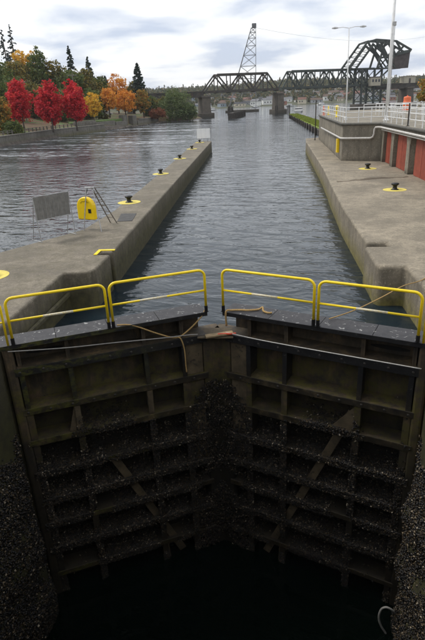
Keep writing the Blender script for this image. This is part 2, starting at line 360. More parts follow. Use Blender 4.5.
tag(MB().add([(XL-.6, -1.4, PZ), (XR+.6, -1.4, PZ), (XR+.6, 12.6, PZ), (XL-.6, 12.6, PZ)], [(0, 1, 2, 3)]).build('chamber_water', M_PIT), kind='structure')

# left lock wall (chamber + gate recess + slot) and the long guide pier in segments
heelL, heelR = leafpt(-1, LEAF, 0), leafpt(1, LEAF, 0)
t_ = empty('lock_wall', (-9, 10, 0), 0, 'worn concrete lock wall with gate recess left of the gate', 'wall')
def lp(poly, root): return [(x-root.location.x, y-root.location.y) for x, y in poly]
LEFTP = [(-14, -8), (XL, -8), (XL, 9.35), (XL-.16, 9.55), (XL-.16, 9.9), (-6.08, 10.25), (-6.0, 14.98), (-5.25, 15.0), (-5.1, 15.35), (-5.06, 16.98), (-5.5, 16.98), (-5.5, 17.33), (-5.06, 17.33), (-5.06-(33.2-17.3)/54.3*.84, 33.2), (-7.1, 33.2), (-7.0, 25.), (-7.28, 21.), (-9.46, 17.35), (-14, 10)]
MB().prism(lp(LEFTP, t_), -9, 0).build('wall_body', M_PIER, t_, .07, seg=3)
MB().prism(lp([(-14, -8), (XL, -8), (XL, 7.2), (-14, 7.2)], t_), .004, 3).build('unseen_shade_wall', M_PIER, t_, .05)  # near wall raised out of view, added to darken the chamber
# horizontal ledge inside the recess
MB().prism(lp([(-6.02, 10.6), (-5.92, 10.6), (-5.86, 14.9), (-5.96, 14.9)], t_), -.75, -.62).build('recess_ledge', M_PIER, t_, .02)
g = MB(); g.prism(lp([(-5.62, 16.9), (-5.5, 16.9), (-5.5, 17.42), (-5.02, 17.42), (-5.02, 17.56), (-5.62, 17.56)], t_), .004, .03); g.build('slot_edging', M_YELLOW, t_, .006)
t_ = empty('guide_pier', (-6.5, 45, 0), 0, 'long concrete guide pier stretching out from left of the gate', 'pier')
def xin(y): return -5.06-(y-17.3)/(71.6-17.3)*.84
def xout(y):
    pts = [(17.35, -9.46), (21., -7.28), (25., -7.0), (39.8, -7.2), (72.6, -8.05)]
    for (a, b), (c, d) in zip(pts, pts[1:]):
        if y <= c: return b+(d-b)*(y-a)/(c-a)
    return pts[-1][1]
cuts = [33.2, 45., 58., 71.6]
for i, (a, b) in enumerate(zip(cuts, cuts[1:])):
    a2, b2 = a+.012, b-.012
    ys = [a2]+[k for k in (21., 25., 39.8) if a2+.5 < k < b2-.5]+[b2]
    poly = [(xin(y)+random.uniform(-.012, .012), y) for y in ys]
    if i == len(cuts)-2: poly.append((-6.0, 72.0)); poly.append((-8.05, 72.7))
    else: poly.append((xout(b2), b2))
    poly += [(xout(y), y) for y in reversed(ys[1:-1])]+[(xout(a2), a2)]
    MB().prism(lp(poly, t_), -6, random.uniform(-.006, .006)).build('pier_segment', M_PIER, t_, .045, seg=3)
MB().prism(lp([(-6.17, 22.35), (-6.4, 24.1), (-5.66, 24.05), (-5.5, 22.38)], t_), .0, .018).build('hatch_cover', simple('hatch_iron', (.06, .058, .055), .7, .2, .3, 4, .3), t_, .006)

# right wall
t_ = empty('lock_wall', (7, 30, 0), 0, 'broad concrete lock wall with rounded edge right of the gate', 'wall')
RP1 = [(12, -8), (XR, -8), (XR, 9.35), (XR+.16, 9.55), (XR+.16, 9.9), (4.25, 10.25), (4.32, 15.0), (3.62, 15.02), (3.5, 15.2), (3.56, 17.3), (4.4, 17.25), (4.4, 17.8), (3.72, 17.8), (3.86, 24), (4.28, 31.9), (12, 33.6)]
RP2 = [(4.30, 31.93), (4.72, 39), (5.2, 51), (5.75, 65), (6.2, 70.2), (12, 72), (12, 33.63)]
MB().prism(lp(RP1, t_), -9, 0).build('wall_body', M_PIERR, t_, .10, seg=4)
MB().prism(lp(RP2, t_), -9, -.03).build('wall_body', M_PIERR, t_, .08, seg=3)
MB().prism(lp([(XR, -8), (XR, 7.2), (9.3, 7.2), (9.3, -8)], t_), .004, 3).build('unseen_shade_wall', M_PIERR, t_, .05)  # unseen upper wall on this side, added for the same chamber shade
# brown seep stain strip across the joint, built as a thin slab
gu = [(4.75+k*.37, 32.22+k*.085+random.uniform(-.10, .10)) for k in range(13)]; gd = [(x, y+.55+random.uniform(-.22, .22)+.2*math.sin(x*2)) for x, y in gu[::-1]]
MB().prism(lp(gu+gd, t_), -.09, -.024).build('joint_stain', concrete('rusty_seep', (.15, .115, .075), None, (.05, .035, .02)), t_)

# ---- raised block with the red doors
blk = empty('raised_platform', (9, 42, 0), 0, 'raised concrete platform with red bays on the right quay', 'platform')
BT = 2.72
UP_ = [(9.75, -10), (9.75, 42.2), (9.35, 42.2), (6.62, 43.35), (7.55, 68), (9.8, 84), (70, 84), (70, -10)]
MB().prism(lp(UP_, blk), -3, BT).build('platform_body', M_BLOCK, blk, .05)
g = MB(); g.prism(lp([(9.3, 26), (9.3, 42.0), (9.77, 42.0), (9.77, 26)], blk), 2.18, BT+.02); g.build('header_beam', M_BLOCK, blk, .03)
bays = [(41.35, 39.5), (38.05, 35.7), (33.7, 31.0), (29.2, 26.6)]
cols_y = [(42.15, 41.35), (39.5, 38.05), (35.7, 33.7), (31.0, 29.2)]
for a, b in cols_y:
    mid = (a+b)/2; w2 = min(.5, (a-b)/2)
    g = MB(); g.prism(lp([(9.36, mid-w2*.7), (9.36, mid+w2*.7), (9.8, mid+w2*.7), (9.8, mid-w2*.7)], blk), -.02, 1.7)
    b0 = len(g.v)
    def sec(z, d): return [(9.36-9-.0*d, mid-42-w2*d, z), (9.36-9, mid-42+w2*d, z), (9.8-9, mid-42+w2*d, z), (9.8-9, mid-42-w2*d, z)]
    g.add(sec(1.69, .7)+sec(2.18, 1.0), [(0, 3, 2, 1), (4, 5, 6, 7), (0, 1, 5, 4), (1, 2, 6, 5), (2, 3, 7, 6), (3, 0, 4, 7)])
    g.build('pilaster', M_BLOCK, blk)
for a, b in bays:
    n = 2; step = (a-b-.12)/n
    for k in range(n):
        y1 = a-.06-step*k; MB().prism(lp([(9.56, y1-step+.03), (9.56, y1-.02), (9.62, y1-.02), (9.62, y1-step+.03)], blk), -.01, 2.2).build('red_door', M_RED if k == 0 else M_REDD, blk, .01)
    MB().prism(lp([(9.60, b-.2), (9.60, a+.2), (9.74, a+.2), (9.74, b-.2)], blk), -.01, 2.25).build('door_backing', M_REDD, blk)
# coping pipe, service pipe
def loc(pts, root): return [Vector(p)-root.location for p in pts]
MB().tube(loc([(9.25, 26, BT-.05), (9.25, 42.0, BT-.05), (6.55, 43.25, BT-.03), (7.5, 68, BT-.03)], blk), .10, 10).build('coping_pipe', M_DARKPIPE, blk, smooth=True)
pp = [(6.9, 60, 1.66), (6.52, 43.6, 1.66), (6.55, 43.22, 1.66), (6.9, 43.0, 1.66), (8.55, 42.32, 1.66), (8.72, 42.25, 1.74), (8.78, 42.23, 1.95), (8.8, 42.2, 2.3), (8.86, 42.15, 2.42), (9.05, 41.9, 2.44), (9.12, 41.6, 2.44), (9.12, 26, 2.4)]
MB().tube(loc(pp, blk), .075, 10).build('service_pipe', M_PIPE, blk, smooth=True)
MB().tube(loc([(9.18, 41.5, 2.28), (9.18, 26, 2.24)], blk), .04, 8).build('small_pipe', M_PIPE, blk, smooth=True)
for y in (58, 52, 47.5):
    MB().bar(*loc([(6.6+(y-43)*.038, y, 1.66), (6.85+(y-43)*.038, y, 1.66)], blk), .05, .12).build('pipe_bracket', M_DARKPIPE, blk)

# ---- footbridge the photographer stands on, with an added unseen wall that darkens the chamber
t_ = empty('footbridge', (XC, -2, 3), 0, 'unseen concrete footbridge with an added wall shading the lock chamber', 'bridge')
MB().box(XL+XC*-1-.02-0, XR-XC+.02, -2.2, 2.3, -.28, -.01).build('deck_slab', M_PIER, t_, .03)
MB().box(XL-XC-.02, XR-XC+.02, .3, .9, -12, -.30).build('unseen_head_wall', M_CHAMBER, t_)

# ---- chamber lining (darker wet concrete standing proud of the wall at each side)
for sg, nm in ((-1, 'left'), (1, 'right')):
    x = XL if sg < 0 else XR
    n, mz = 26, 40; vs = []; fs = []
    r2 = np.random.default_rng(3+sg)
    ph = r2.uniform(0, 6.28, 12)
    for j in range(mz+1):
        z = -9+9.*j/mz-.005
        for i in range(n+1):
            y = -1.0+10.4*i/n
            grow = min(1, max(0, (-z-1.6)/2.2))
            b = .05*math.sin(2.1*y+ph[0]+z)+.06*math.sin(3.7*z+ph[1]+1.3*y)+.04*math.sin(5.3*y+ph[2])*math.sin(4.1*z+ph[3])+.03*math.sin(9*z+ph[4]+2*y)
            out_ = .004+grow*(.22+b)*(1 if y < 9.1 else max(0, (9.4-y)/.3))
            vs.append((x-sg*out_, y, z))
    for j in range(mz):
        for i in range(n):
            q = (j*(n+1)+i, j*(n+1)+i+1, (j+1)*(n+1)+i+1, (j+1)*(n+1)+i); fs.append(q if sg < 0 else q[::-1])
    globals()['lining_'+nm] = (np.array(vs).reshape(mz+1, n+1, 3))
    root = empty('chamber_lining', (0, 0, 0), 0, 'mussel covered %s side wall of the dark lock chamber' % nm, 'wall')
    MB().add(vs, fs).build('lining_face', M_CHAMBER, root, smooth=True)
    globals()['lroot_'+nm] = root

# ================================================================== GATE LEAVES
M_BOLT = simple('bolt_iron', (.05, .045, .04), .5, .4, .3, 20, .1)
ZG = [-.60, -1.66, -2.52, -3.44, -4.28, -5.03, -5.84, -6.70, -7.55]
RIBS = [.66, 1.60, 3.37, 4.43]
DEPTH = .56
def mussel_mat():
    m, t, p, o = mat('mussel_shells'); g_ = nd(t, 'ShaderNodeNewGeometry')
    c = ramp(t, g_.outputs['Random Per Island'], [(0, (.003, .003, .003)), (.55, (.007, .006, .006)), (.76, (.028, .019, .009)), (.91, (.068, .046, .022)), (.97, (.15, .115, .07)), (1, (.42, .36, .27))])
    ln(t, c, p.inputs['Base Color']); p.inputs['Roughness'].default_value = .45; return m
M_MUSSEL = mussel_mat()
OCT = np.array([[1, 0, 0], [-1, 0, 0], [.2, 1, 0], [.2, -1, 0], [.1, 0, 1], [.1, 0, -1.]])
OCF = np.array([[0, 2, 4], [2, 1, 4], [1, 3, 4], [3, 0, 4], [2, 0, 5], [1, 2, 5], [3, 1, 5], [0, 3, 5]])
def shells_mesh(name, P, size):
    n = len(P); A = rng.normal(size=(n, 3)); A /= np.linalg.norm(A, axis=1)[:, None]
    Bq = np.cross(A, rng.normal(size=(n, 3))); Bq /= np.linalg.norm(Bq, axis=1)[:, None]; Cq = np.cross(A, Bq)
    s = size*rng.uniform(.5, 1.35, n)[:, None, None]
    V = (OCT[None, :, 0:1]*A[:, None, :]*1.0+OCT[None, :, 1:2]*Bq[:, None, :]*.62+OCT[None, :, 2:3]*Cq[:, None, :]*.42)*s+P[:, None, :]
    m = bpy.data.meshes.new(name); nv = n*6; nf = n*8
    m.vertices.add(nv); m.vertices.foreach_set('co', V.reshape(-1).astype(np.float32))
    idx = (OCF[None]+6*np.arange(n)[:, None, None]).reshape(-1).astype(np.int32)
    m.loops.add(nf*3); m.loops.foreach_set('vertex_index', idx)
    m.polygons.add(nf); m.polygons.foreach_set('loop_start', np.arange(0, nf*3, 3, dtype=np.int32)); m.polygons.foreach_set('loop_total', np.full(nf, 3, dtype=np.int32))
    m.materials.append(M_MUSSEL); m.update(calc_edges=True); return m
def patchy(P, thr):        # keep points in natural clumps
    q = np.sin(P[:, 0]*2.3+1.7*P[:, 2])+np.sin(P[:, 2]*3.1-P[:, 0]*1.9+2)+.8*np.sin(P[:, 0]*6.1+P[:, 2]*5.3)+rng.normal(size=len(P))*.5
    return q > thr
def gate_leaf(sg, label):
    root = empty('lock_gate_leaf', APEX+Vector((sg*GAPX, 0, 0)), -GA*sg, label, 'gate', 'mitre gate leaves')
    def bx(s0, s1, y0, y1, z0, z1): return MB().box(sg*s0, sg*s1, y0, y1, z0, z1)
    bx(.1, LEAF-.02, DEPTH-.04, DEPTH, -9, -.03).build('skin_plate', M_SKIN_SHADED, root)
    # deck in plates
    for a, b in ((.02, 1.2), (1.21, 2.38), (2.39, 3.56), (3.57, LEAF+.1)):
        bx(a, b, -.03, .60, -.028, 0).build('deck_plate', M_DECK, root, .006)
    bx(.02, LEAF+.1, -.045, -.031, -.10, .004).build('deck_edge', M_FLANGE, root, .004)
    # girders
    for i, z in enumerate(ZG):
        h = .19 if i < 1 else (.15 if i < 3 else .13)
        gmat = M_FLANGE
        gi = bx(.06, LEAF-.02, .012, DEPTH-.045, z-.03, z).build('girder_shelf', M_GATE, root)
        f = bx(.06, LEAF-.02, -.02, .01, z-h, z+.005).build('girder_flange', gmat, root, .005)
        if i < 2:
            for k in range(9):
                s = .45+k*.5
                MB().lathe([(.032, 0), (.032, .012), (.018, .02)], 8).build('bolt', M_BOLT, f).matrix_local = Matrix.Translation((sg*s, -.02, z-h*.5)) @ Matrix.Rotation(R(90), 4, 'X')
    # ribs: in each bay a web and a front flange
    for r_ in RIBS:
        for i in range(len(ZG)):
            zt = -.03 if i == 0 else ZG[i-1]-.03; zb = ZG[i]
            hw = .055 if i < 2 else .075
            g = MB(); g.box(sg*(r_-.012), sg*(r_+.012), .06 if i else .1, DEPTH-.04, zb, zt)
            if i: g.box(sg*(r_-hw), sg*(r_+hw), .014, .05, zb+.001, zt-.001 if i else zt)
            else: g.box(sg*(r_-.045), sg*(r_+.045), .10, .13, zb, zt)
            g.build('rib', M_GATE if i != 1 else M_FLANGE, root, .004)
    # mitre post, heel post
    zz_ = [-.05]+ZG
    bx(-.42, .15, .04, DEPTH+.05, -9, -.62).build('mitre_post', M_SKIN_SHADED, root, .03)
    bx(LEAF-.14, LEAF+.08, -.02, DEPTH, -9, -.03).build('heel_post', M_GATE, root, .05)
    # pale closing plates between mitre post and first rib, and by the heel
    for i in range(1, 5):
        zt, zb = ZG[i-1]-.2, ZG[i]
        bx(.17, .60, .05, .09, zb+.01, zt).build('closing_plate', M_PLATE if i != 2 or sg > 0 else M_GATE, root, .008)
    for i in (2, 3):
        bx(4.46, LEAF-.15, .04, .08, ZG[i]+.01, ZG[i-1]-.17).build('closing_plate', M_PLATE, root, .008)
    # gussets and the long diagonal
    def gus(s0, s1, s2, z0, z1, name='gusset'):
        y0, y1 = .05, .085
        P = [(sg*s0, z0), (sg*s1, z0), (sg*s2, z1)]
        g = MB(); g.add([(x, y0, z) for x, z in P]+[(x, y1, z) for x, z in P], [(0, 1, 2), (5, 4, 3), (0, 3, 4, 1), (1, 4, 5, 2), (2, 5, 3, 0)]); g.build(name, M_PLATE, root)
    if sg > 0: gus(2.80, 3.30, 3.30, ZG[2]+.01, ZG[1]-.2)
    if sg < 0: gus(3.44, 3.62, 3.44, ZG[2]+.01, ZG[1]-.2); bx(1.53, 1.67, .0, .06, ZG[2]+.02, ZG[1]-.18).build('packing_block', M_PLATE, root, .02); bx(3.30, 3.44, .0, .06, ZG[2]+.02, ZG[1]-.18).build('packing_block', M_PLATE, root, .02)
    p0, p1 = Vector((sg*(3.24 if sg > 0 else 2.72), .10, -2.05 if sg > 0 else -3.5)), Vector((sg*1.08, .10, -7.3))
    if sg > 0 or True:
        MB().bar(p0, p1, .20, .05, (0, -1, 0)).build('diagonal_brace', M_PLATE, root, .01)
    MB().bar((sg*1.6, .07, -6.2), (sg*1.52, .07, -7.5), .13, .04, (0, -1, 0)).build('diagonal_brace', M_PLATE, root, .01)
    # drain disc + black oval painting the shadow gap in the top bay
    MB().lathe([(.055, 0), (.055, .02), (.03, .03)], 14).build('drain_disc', M_GREYP, root).matrix_local = Matrix.Translation((sg*.52, DEPTH-.045, -.2)) @ Matrix.Rotation(R(90), 4, 'X')
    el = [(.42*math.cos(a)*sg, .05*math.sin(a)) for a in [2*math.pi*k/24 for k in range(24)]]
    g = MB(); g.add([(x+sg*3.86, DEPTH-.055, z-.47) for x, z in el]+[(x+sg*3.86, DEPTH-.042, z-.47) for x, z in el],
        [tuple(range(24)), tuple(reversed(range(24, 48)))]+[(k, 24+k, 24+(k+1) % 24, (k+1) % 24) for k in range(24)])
    g.build('gap_shade_oval', M_GAP_SHADE, root)
    # yellow railing panels: hoop, mid rail, worn patch, black sleeves
    for a, b in ((.04, 2.28), (2.38, 4.46)):
        h, rr, r0 = 1.06, .16, .031; y = -.02
        pts = [(a, .14)]+[(a, h-rr)]
        for k in range(1, 6): an = math.pi-k*math.pi/10; pts.append((a+rr+rr*math.cos(an), h-rr+rr*math.sin(an)))
        for k in range(0, 6): an = math.pi/2-k*math.pi/10; pts.append((b-rr+rr*math.cos(an), h-rr+rr*math.sin(an)))
        pts += [(b, .14)]
        rl = MB().tube([(sg*s, y, z) for s, z in pts], r0, 10).build('railing', M_YELLOW, root, smooth=True)
        MB().tube([(sg*(a+.02), y, .55), (sg*(b-.02), y, .55)], .026, 8).build('mid_rail', M_YELLOW, rl, smooth=True)
        m0 = (a+b)/2+random.uniform(-.2, .3)
        MB().tube([(sg*(m0-.32), y, .551), (sg*(m0+.32), y, .551)], .0275, 8).build('worn_patch', M_WORN, rl, smooth=True)
        for s in (a, b):
            MB().tube([(sg*s, y, 0.0), (sg*s, y, .16)], .042, 10).build('post_sleeve', M_BLACK, rl)
            MB().box(sg*s-.05, sg*s+.05, y-.04, y+.05, .0, .015).build('base_plate', M_BLACK, rl)
    # mussels: flange fronts, shelf tops, ribs, skin
    Ps = []
    for i, z in enumerate(ZG):
        if z < -2.3:
            d = min(1, (-z-1.9)/2.2)
            n = int(9000*d); s = rng.uniform(.1, LEAF-.05, n)
            Ps.append(np.c_[s, np.full(n, -.02)+rng.normal(0, .012, n), z-rng.uniform(-.02, .17, n)])
            n = int(4500*d); Ps.append(np.c_[rng.uniform(.1, LEAF-.1, n), rng.uniform(0, DEPTH-.06, n), np.full(n, z+.01)])
            n = int(4200*d); zt = ZG[i-1]; Ps.append(np.c_[rng.uniform(.1, LEAF-.1, n), np.full(n, DEPTH-.05), rng.uniform(z, zt, n)])
            for r_ in RIBS:
                n = int(900*d); Ps.append(np.c_[r_+rng.uniform(-.08, .08, n), np.full(n, .01)+rng.normal(0, .01, n), rng.uniform(z, zt-.1, n)])
    P = np.concatenate(Ps); P = P[P[:, 2] > PZ-.1]
    keep = patchy(P, np.interp(-P[:, 2], [2.2, 3.0, 4, 6.2, 7.4], [1.2, -.4, -1.1, -.6, .7])); P = P[keep]; P[:, 0] *= sg
    tag(link('mussel_cover', shells_mesh('mussel_cover', P, .034), root), kind='stuff')
    # mussels on mitre post
    n = 7000; P = np.c_[rng.uniform(-.2, .62, n), .01+rng.normal(0, .02, n), rng.uniform(PZ-.1, -1.9, n)]; P = P[patchy(P, np.interp(-P[:, 2], [1.9, 3, 7.4], [1.4, -.5, -.6]))]; P[:, 0] *= sg
    tag(link('mussel_cover', shells_mesh('mussel_cover', P, .032), root), kind='stuff')
    return root
gl = gate_leaf(-1, 'left leaf of the black steel mitre gate with yellow railing and moss')
gr_ = gate_leaf(1, 'right leaf of the black steel mitre gate with rope lying on its deck')
for nm in ('left', 'right'):
    V = globals()['lining_'+nm]; n = 56000; mz, nn = V.shape[0]-1, V.shape[1]-1
    u = rng.uniform(nn*.58, nn, n); v_ = rng.uniform(0, mz*.86, n); i0 = u.astype(int).clip(0, nn-1); j0 = v_.astype(int).clip(0, mz-1); fu = (u-i0)[:, None]; fv = (v_-j0)[:, None]
    P = (V[j0, i0]*(1-fu)+V[j0, i0+1]*fu)*(1-fv)+(V[j0+1, i0]*(1-fu)+V[j0+1, i0+1]*fu)*fv
    Q = P.copy(); Q[:, 0] = P[:, 1]
    k = patchy(Q, np.interp(-P[:, 2], [1.2, 2.0, 2.9, 7.4], [1.7, .2, -1.7, -1.6])); P = P[k & (P[:, 2] > PZ-.05)]
    P[:, 0] += (rng.normal(0, .02, len(P)))
    tag(link('mussel_cover', shells_mesh('mussel_cover', P, .042), globals()['lroot_'+nm]), kind='stuff')

# railing returns onto the lock walls at each heel
for sg, side in ((-1, 'left'), (1, 'right')):
    p = leafpt(sg, 4.57, -.01); x = p.x; y = p.y
    o = empty('wall_railing', (x, y, 0), 0, 'yellow railing leading off the %s gate heel towards the quay' % side, 'railing')
    L_ = 1.6; pts = [(0, 0, .0), (0, 0, .9), (sg*.05, -.01, 1.0), (sg*.15, -.03, 1.04), (sg*L_, -.5, 1.04), (sg*(L_+.1), -.53, .95), (sg*(L_+.1), -.53, 0)]
    MB().tube(pts, .026, 10).build('rail_hoop', M_YELLOW, o, smooth=True); MB().tube([(0, 0, .54), (sg*(L_+.1), -.53, .54)], .02, 8).build('mid_rail', M_YELLOW, o)

# ---- ropes and cables on the gate
def smoothpts(pts, k=6):
    P = [Vector(p) for p in pts]; o = []
    for i in range(len(P)-1):
        p0, p1, p2, p3 = P[max(i-1, 0)], P[i], P[i+1], P[min(i+2, len(P)-1)]
        for j in range(k):
            t = j/k; o.append(.5*((2*p1)+(-p0+p2)*t+(2*p0-5*p1+4*p2-p3)*t*t+(-p0+3*p1-3*p2+p3)*t**3))
    return o+[P[-1]]
def rope(name, pts, r, m, label, cat):
    P = smoothpts(pts); b = P[0].copy(); b.z = min(p.z for p in P)
    return tag(MB().tube([p-b for p in P], r, 7).build(name, m, loc=b, smooth=True), label, cat)
G = leafpt
rope('mooring_rope', [G(-1, 2.2, .02, .03), G(-1, 1.85, -.03, -.02), G(-1, 1.3, -.05, -.32), G(-1, .85, -.05, -.52), G(-1, .55, -.05, -.40), G(-1, .2, -.04, -.12), G(-1, .06, .02, .03)], .018, M_ROPE, 'tan rope sagging along the face of the left gate leaf', 'rope')
rope('rope_tail', [G(-1, .80, -.06, -.50), G(-1, .72, -.07, -.60), G(-1, .66, -.06, -.9), G(-1, .65, -.05, -1.3), G(-1, .64, -.05, -1.5)], .018, M_ROPE, 'frayed tan rope end hanging down the left gate leaf', 'rope')
rope('mooring_rope', [G(1, .12, -.04, -.35), G(1, .13, -.06, .02), G(1, .22, .06, .03), G(1, .42, .16, .03), G(1, .6, .2, .035), G(1, .8, .36, .03), G(1, .88, .40, .08), G(1, .95, .3, .03), G(1, 1.1, .24, .03), G(1, 1.17, .28, .03)], .024, M_ROPE, 'tan rope lying curled on the right gate deck near the mitre', 'rope')
rope('mooring_rope', [(1.59, 10.99, .03), (2.19, 11.31, .10), (2.93, 12.04, .12), (3.7, 12.95, .10), (4.3, 13.55, .03), (4.75, 14.1, .022)], .014, M_ROPE, 'thin tan rope running from the right gate deck over to the quay', 'rope')
rope('guard_cable', [G(-1, 4.6, -.06, -.12), G(-1, 3.4, -.06, -.27), G(-1, 2.3, -.06, -.36), G(-1, 1.2, -.06, -.46), G(-1, .6, -.06, -.50), G(-1, .3, -.05, -.54)], .013, M_CABLE, 'grey cable strung across the face of the left gate leaf', 'cable')
rope('guard_cable', [G(1, .1, -.045, -.53), G(1, 1.0, -.05, -.565), G(1, 2.2, -.05, -.57), G(1, 3.4, -.05, -.565), G(1, 4.6, -.05, -.56)], .012, M_WROPE, 'thin pale line along the upper girder of the right gate leaf', 'cable')
o = empty('mitre_plank', G(1, 0, 0, -.6), 0, 'tan plank bridging the mitre of the two gate leaves', 'plank')
MB().prism([(-.62, -.22), (.25, -.22), (.25, .38), (-.62, .38)], -.03, -.005).build('cap_plate', M_PLATE, o); MB().bar((-.42, -.22, .025), (.24, -.05, .055), .16, .045).build('board', simple('tan_plank', (.30, .22, .12), .85, 0, .3, 6, .3), o, .008)
MB().bar((-.12, -.16, .06), (.32, -.13, .06), .05, .03).build('red_batten', simple('red_tape', (.55, .06, .02), .6), o)
# white bent hose low on the right wall
rope('mooring_hook', [(3.2, 8.95, -6.72), (3.05, 8.95, -6.58), (2.93, 8.97, -6.55), (2.84, 9.0, -6.68), (2.81, 9.0, -6.95), (2.88, 8.98, -7.2), (3.0, 8.96, -7.42), (3.05, 8.96, -7.6)], .026, M_CABLE, 'pale bent hose loop low on the right chamber wall at the water', 'hose')

# ================================================================== THINGS ON THE PIERS
def make_bollard():
    root = empty('mooring_bollard', (0, 0, 0))
    MB().lathe([(.60, 0), (.60, .006), (.585, .008)], 36).build('painted_circle', M_YPAINT, root)
    MB().lathe([(.20, .006), (.20, .03), (.13, .055), (.105, .12), (.11, .20), (.16, .24), (.20, .27), (.205, .31), (.17, .345), (.08, .36)], 20).build('iron_post', M_BLACK, root, smooth=True)
    return root
def copy_tree(o, parent=None):
    c = o.copy(); col.objects.link(c); c.parent = parent
    for ch in [k for k in o.children]: copy_tree(ch, c)
    return c
bproto = make_bollard()
bl_ = [((-8.3, 14.75, .001), 'black bollard on a yellow circle cut by the left picture edge'),
       ((-6.72, 27.14, .008), 'black bollard on a yellow circle just beyond the rescue stand on the left pier'),
       ((-7.04-.0, 38.8, .008), 'black bollard on a yellow circle, second beyond the rescue stand on the left pier'),
       ((-7.12, 49.7, .008), 'black bollard on a yellow circle, third beyond the rescue stand on the left pier'),
       ((-7.2, 60.2, .008), 'black bollard on a yellow circle, fourth along the left pier'),
       ((-7.3, 69.8, .008), 'black bollard on a yellow circle beside the white sign at the pier end'),
       ((7.22, 28.56, .001), 'black bollard on a yellow circle, the nearer one on the right quay'),
       ((7.62, 37.9, -.028), 'black bollard on a yellow circle before the concrete block on the right quay')]
for i, (p, lab) in enumerate(bl_):
    o = bproto if i == 0 else copy_tree(bproto)
    o.location = p; o.rotation_euler.z = i*1.1; tag(o, lab, 'bollard', 'mooring bollards on painted circles')

# grey board on A-frame
o = empty('board_stand', (-7.75, 19.5, 0), 0, 'grey slatted board on a thin metal stand at the pier edge', 'board')
A0, A1 = Vector((-8.30, 19.0, 0)), Vector((-7.42, 20.15, 0)); b0 = o.location
u = (A1-A0).normalized(); nrm = Vector((u.y, -u.x, 0)); W_ = (A1-A0).length
def bp(s, h, off=0): return A0+u*s+nrm*off+Vector((0, 0, h))-b0
for k in range(9):
    s0 = -.04+k*(W_+.08)/9; MB().bar(bp(s0+.075, .82, -.02), bp(s0+.075, 1.68, .02), .155, .022, nrm).build('slat', M_GREYB, o, .003)
for s in (-.05, W_+.05):
    MB().tube([bp(s, 0, .10), bp(s, 1.72, 0)], .017, 8).build('leg', M_GALV, o); MB().tube([bp(s, 0, -.48), bp(s, 1.55, 0)], .015, 8).build('leg', M_GALV, o)
    MB().tube([bp(s, .015, .16), bp(s, .015, -.55)], .016, 8).build('foot_bar', M_GALV, o)
for h in (.80, 1.70): MB().tube([bp(-.05, h), bp(W_+.05, h)], .017, 8).build('frame_rail', M_GALV, o)

# rescue stand with yellow locker and ladder stay
o = empty('rescue_stand', (-6.75, 20.7, 0), 0, 'thin metal A-frame stand with a ladder leaning back on the left pier', 'stand')
b0 = o.location; top = Vector((-6.72, 20.85, 1.72))
for f_ in ((-7.15, 20.72, 0), (-6.32, 20.42, 0)): MB().tube([Vector(f_)-b0, top+Vector(((f_[0]+6.72)*.3, -.02, 0))-b0], .022, 8).build('leg', M_GALV, o)
MB().tube([top+Vector((-.2, 0, 0))-b0, top+Vector((.2, -.06, 0))-b0], .03, 8).build('head_bar', M_GALV, o)
for f_, dx_ in (((-6.42, 22.2, 0), .08), ((-6.12, 22.12, 0), .2)): MB().tube([Vector(f_)-b0, top+Vector((dx_, 0, 0))-b0], .024, 8).build('ladder_rail', M_WOODP, o)
for k in range(1, 6):
    t = k/6.; MB().tube([Vector((-6.42, 22.2, 0)).lerp(top+Vector((.08, 0, 0)), t)-b0, Vector((-6.12, 22.12, 0)).lerp(top+Vector((.2, 0, 0)), t)-b0], .016, 6).build('rung', M_WOODP, o)
o = empty('rescue_locker', (-7.0, 20.98, .42), R(-20), 'bright yellow rounded rescue locker hanging on the stand', 'locker')
prof = [(-.42, 0), (.42, 0), (.42, .5)]+[(.42*math.cos(a), .5+.42*math.sin(a)) for a in [math.pi*k/12 for k in range(1, 12)]]+[(-.42, .5)]
n = len(prof); g = MB(); g.add([(x, -.11, z) for x, z in prof]+[(x, .11, z) for x, z in prof], [tuple(range(n)), tuple(reversed(range(n, 2*n)))]+[((k+1) % n, k, n+k, n+(k+1) % n) for k in range(n)])
lk = g.build('locker_shell', M_YPLASTIC, o, .05, seg=3)
MB().box(.16, .30, -.122, -.112, .28, .45).build('black_label', M_BLACK, o)
for i, (x, z, a) in enumerate([(-.16, .70, .5), (-.09, .73, -.2), (-.02, .745, .6), (.05, .745, -.4), (.12, .73, .2), (.19, .70, -.6)]):
    MB().bar((x-.03, -.115, z-.02*math.sin(a*3)), (x+.035, -.115, z+.025*math.cos(a*2)), .012, .022, (0, -1, 0)).build('scribble_letter', M_BLACK, o)
MB().tube([(-.0, .0, .9), (.15, -.05, 1.1), (.28, -.12, 1.28)], .012, 6).build('hanging_strap', M_BLACK, o)

# white sign at the end of the pier
o = empty('pier_end_sign', (-6.9, 71.4, 0), R(4), 'white three-panel sign standing at the far end of the left pier', 'sign')
for k in range(3): MB().box(-.86+k*.57, -.86+k*.57+.555, -.02, .02, .42, 1.62).build('sign_panel', M_SIGNW, o, .004)
for x in (-.7, -.2, .3, .7): MB().box(x-.03, x+.03, .022, .08, 0, 1.5).build('post', M_WHITE, o)

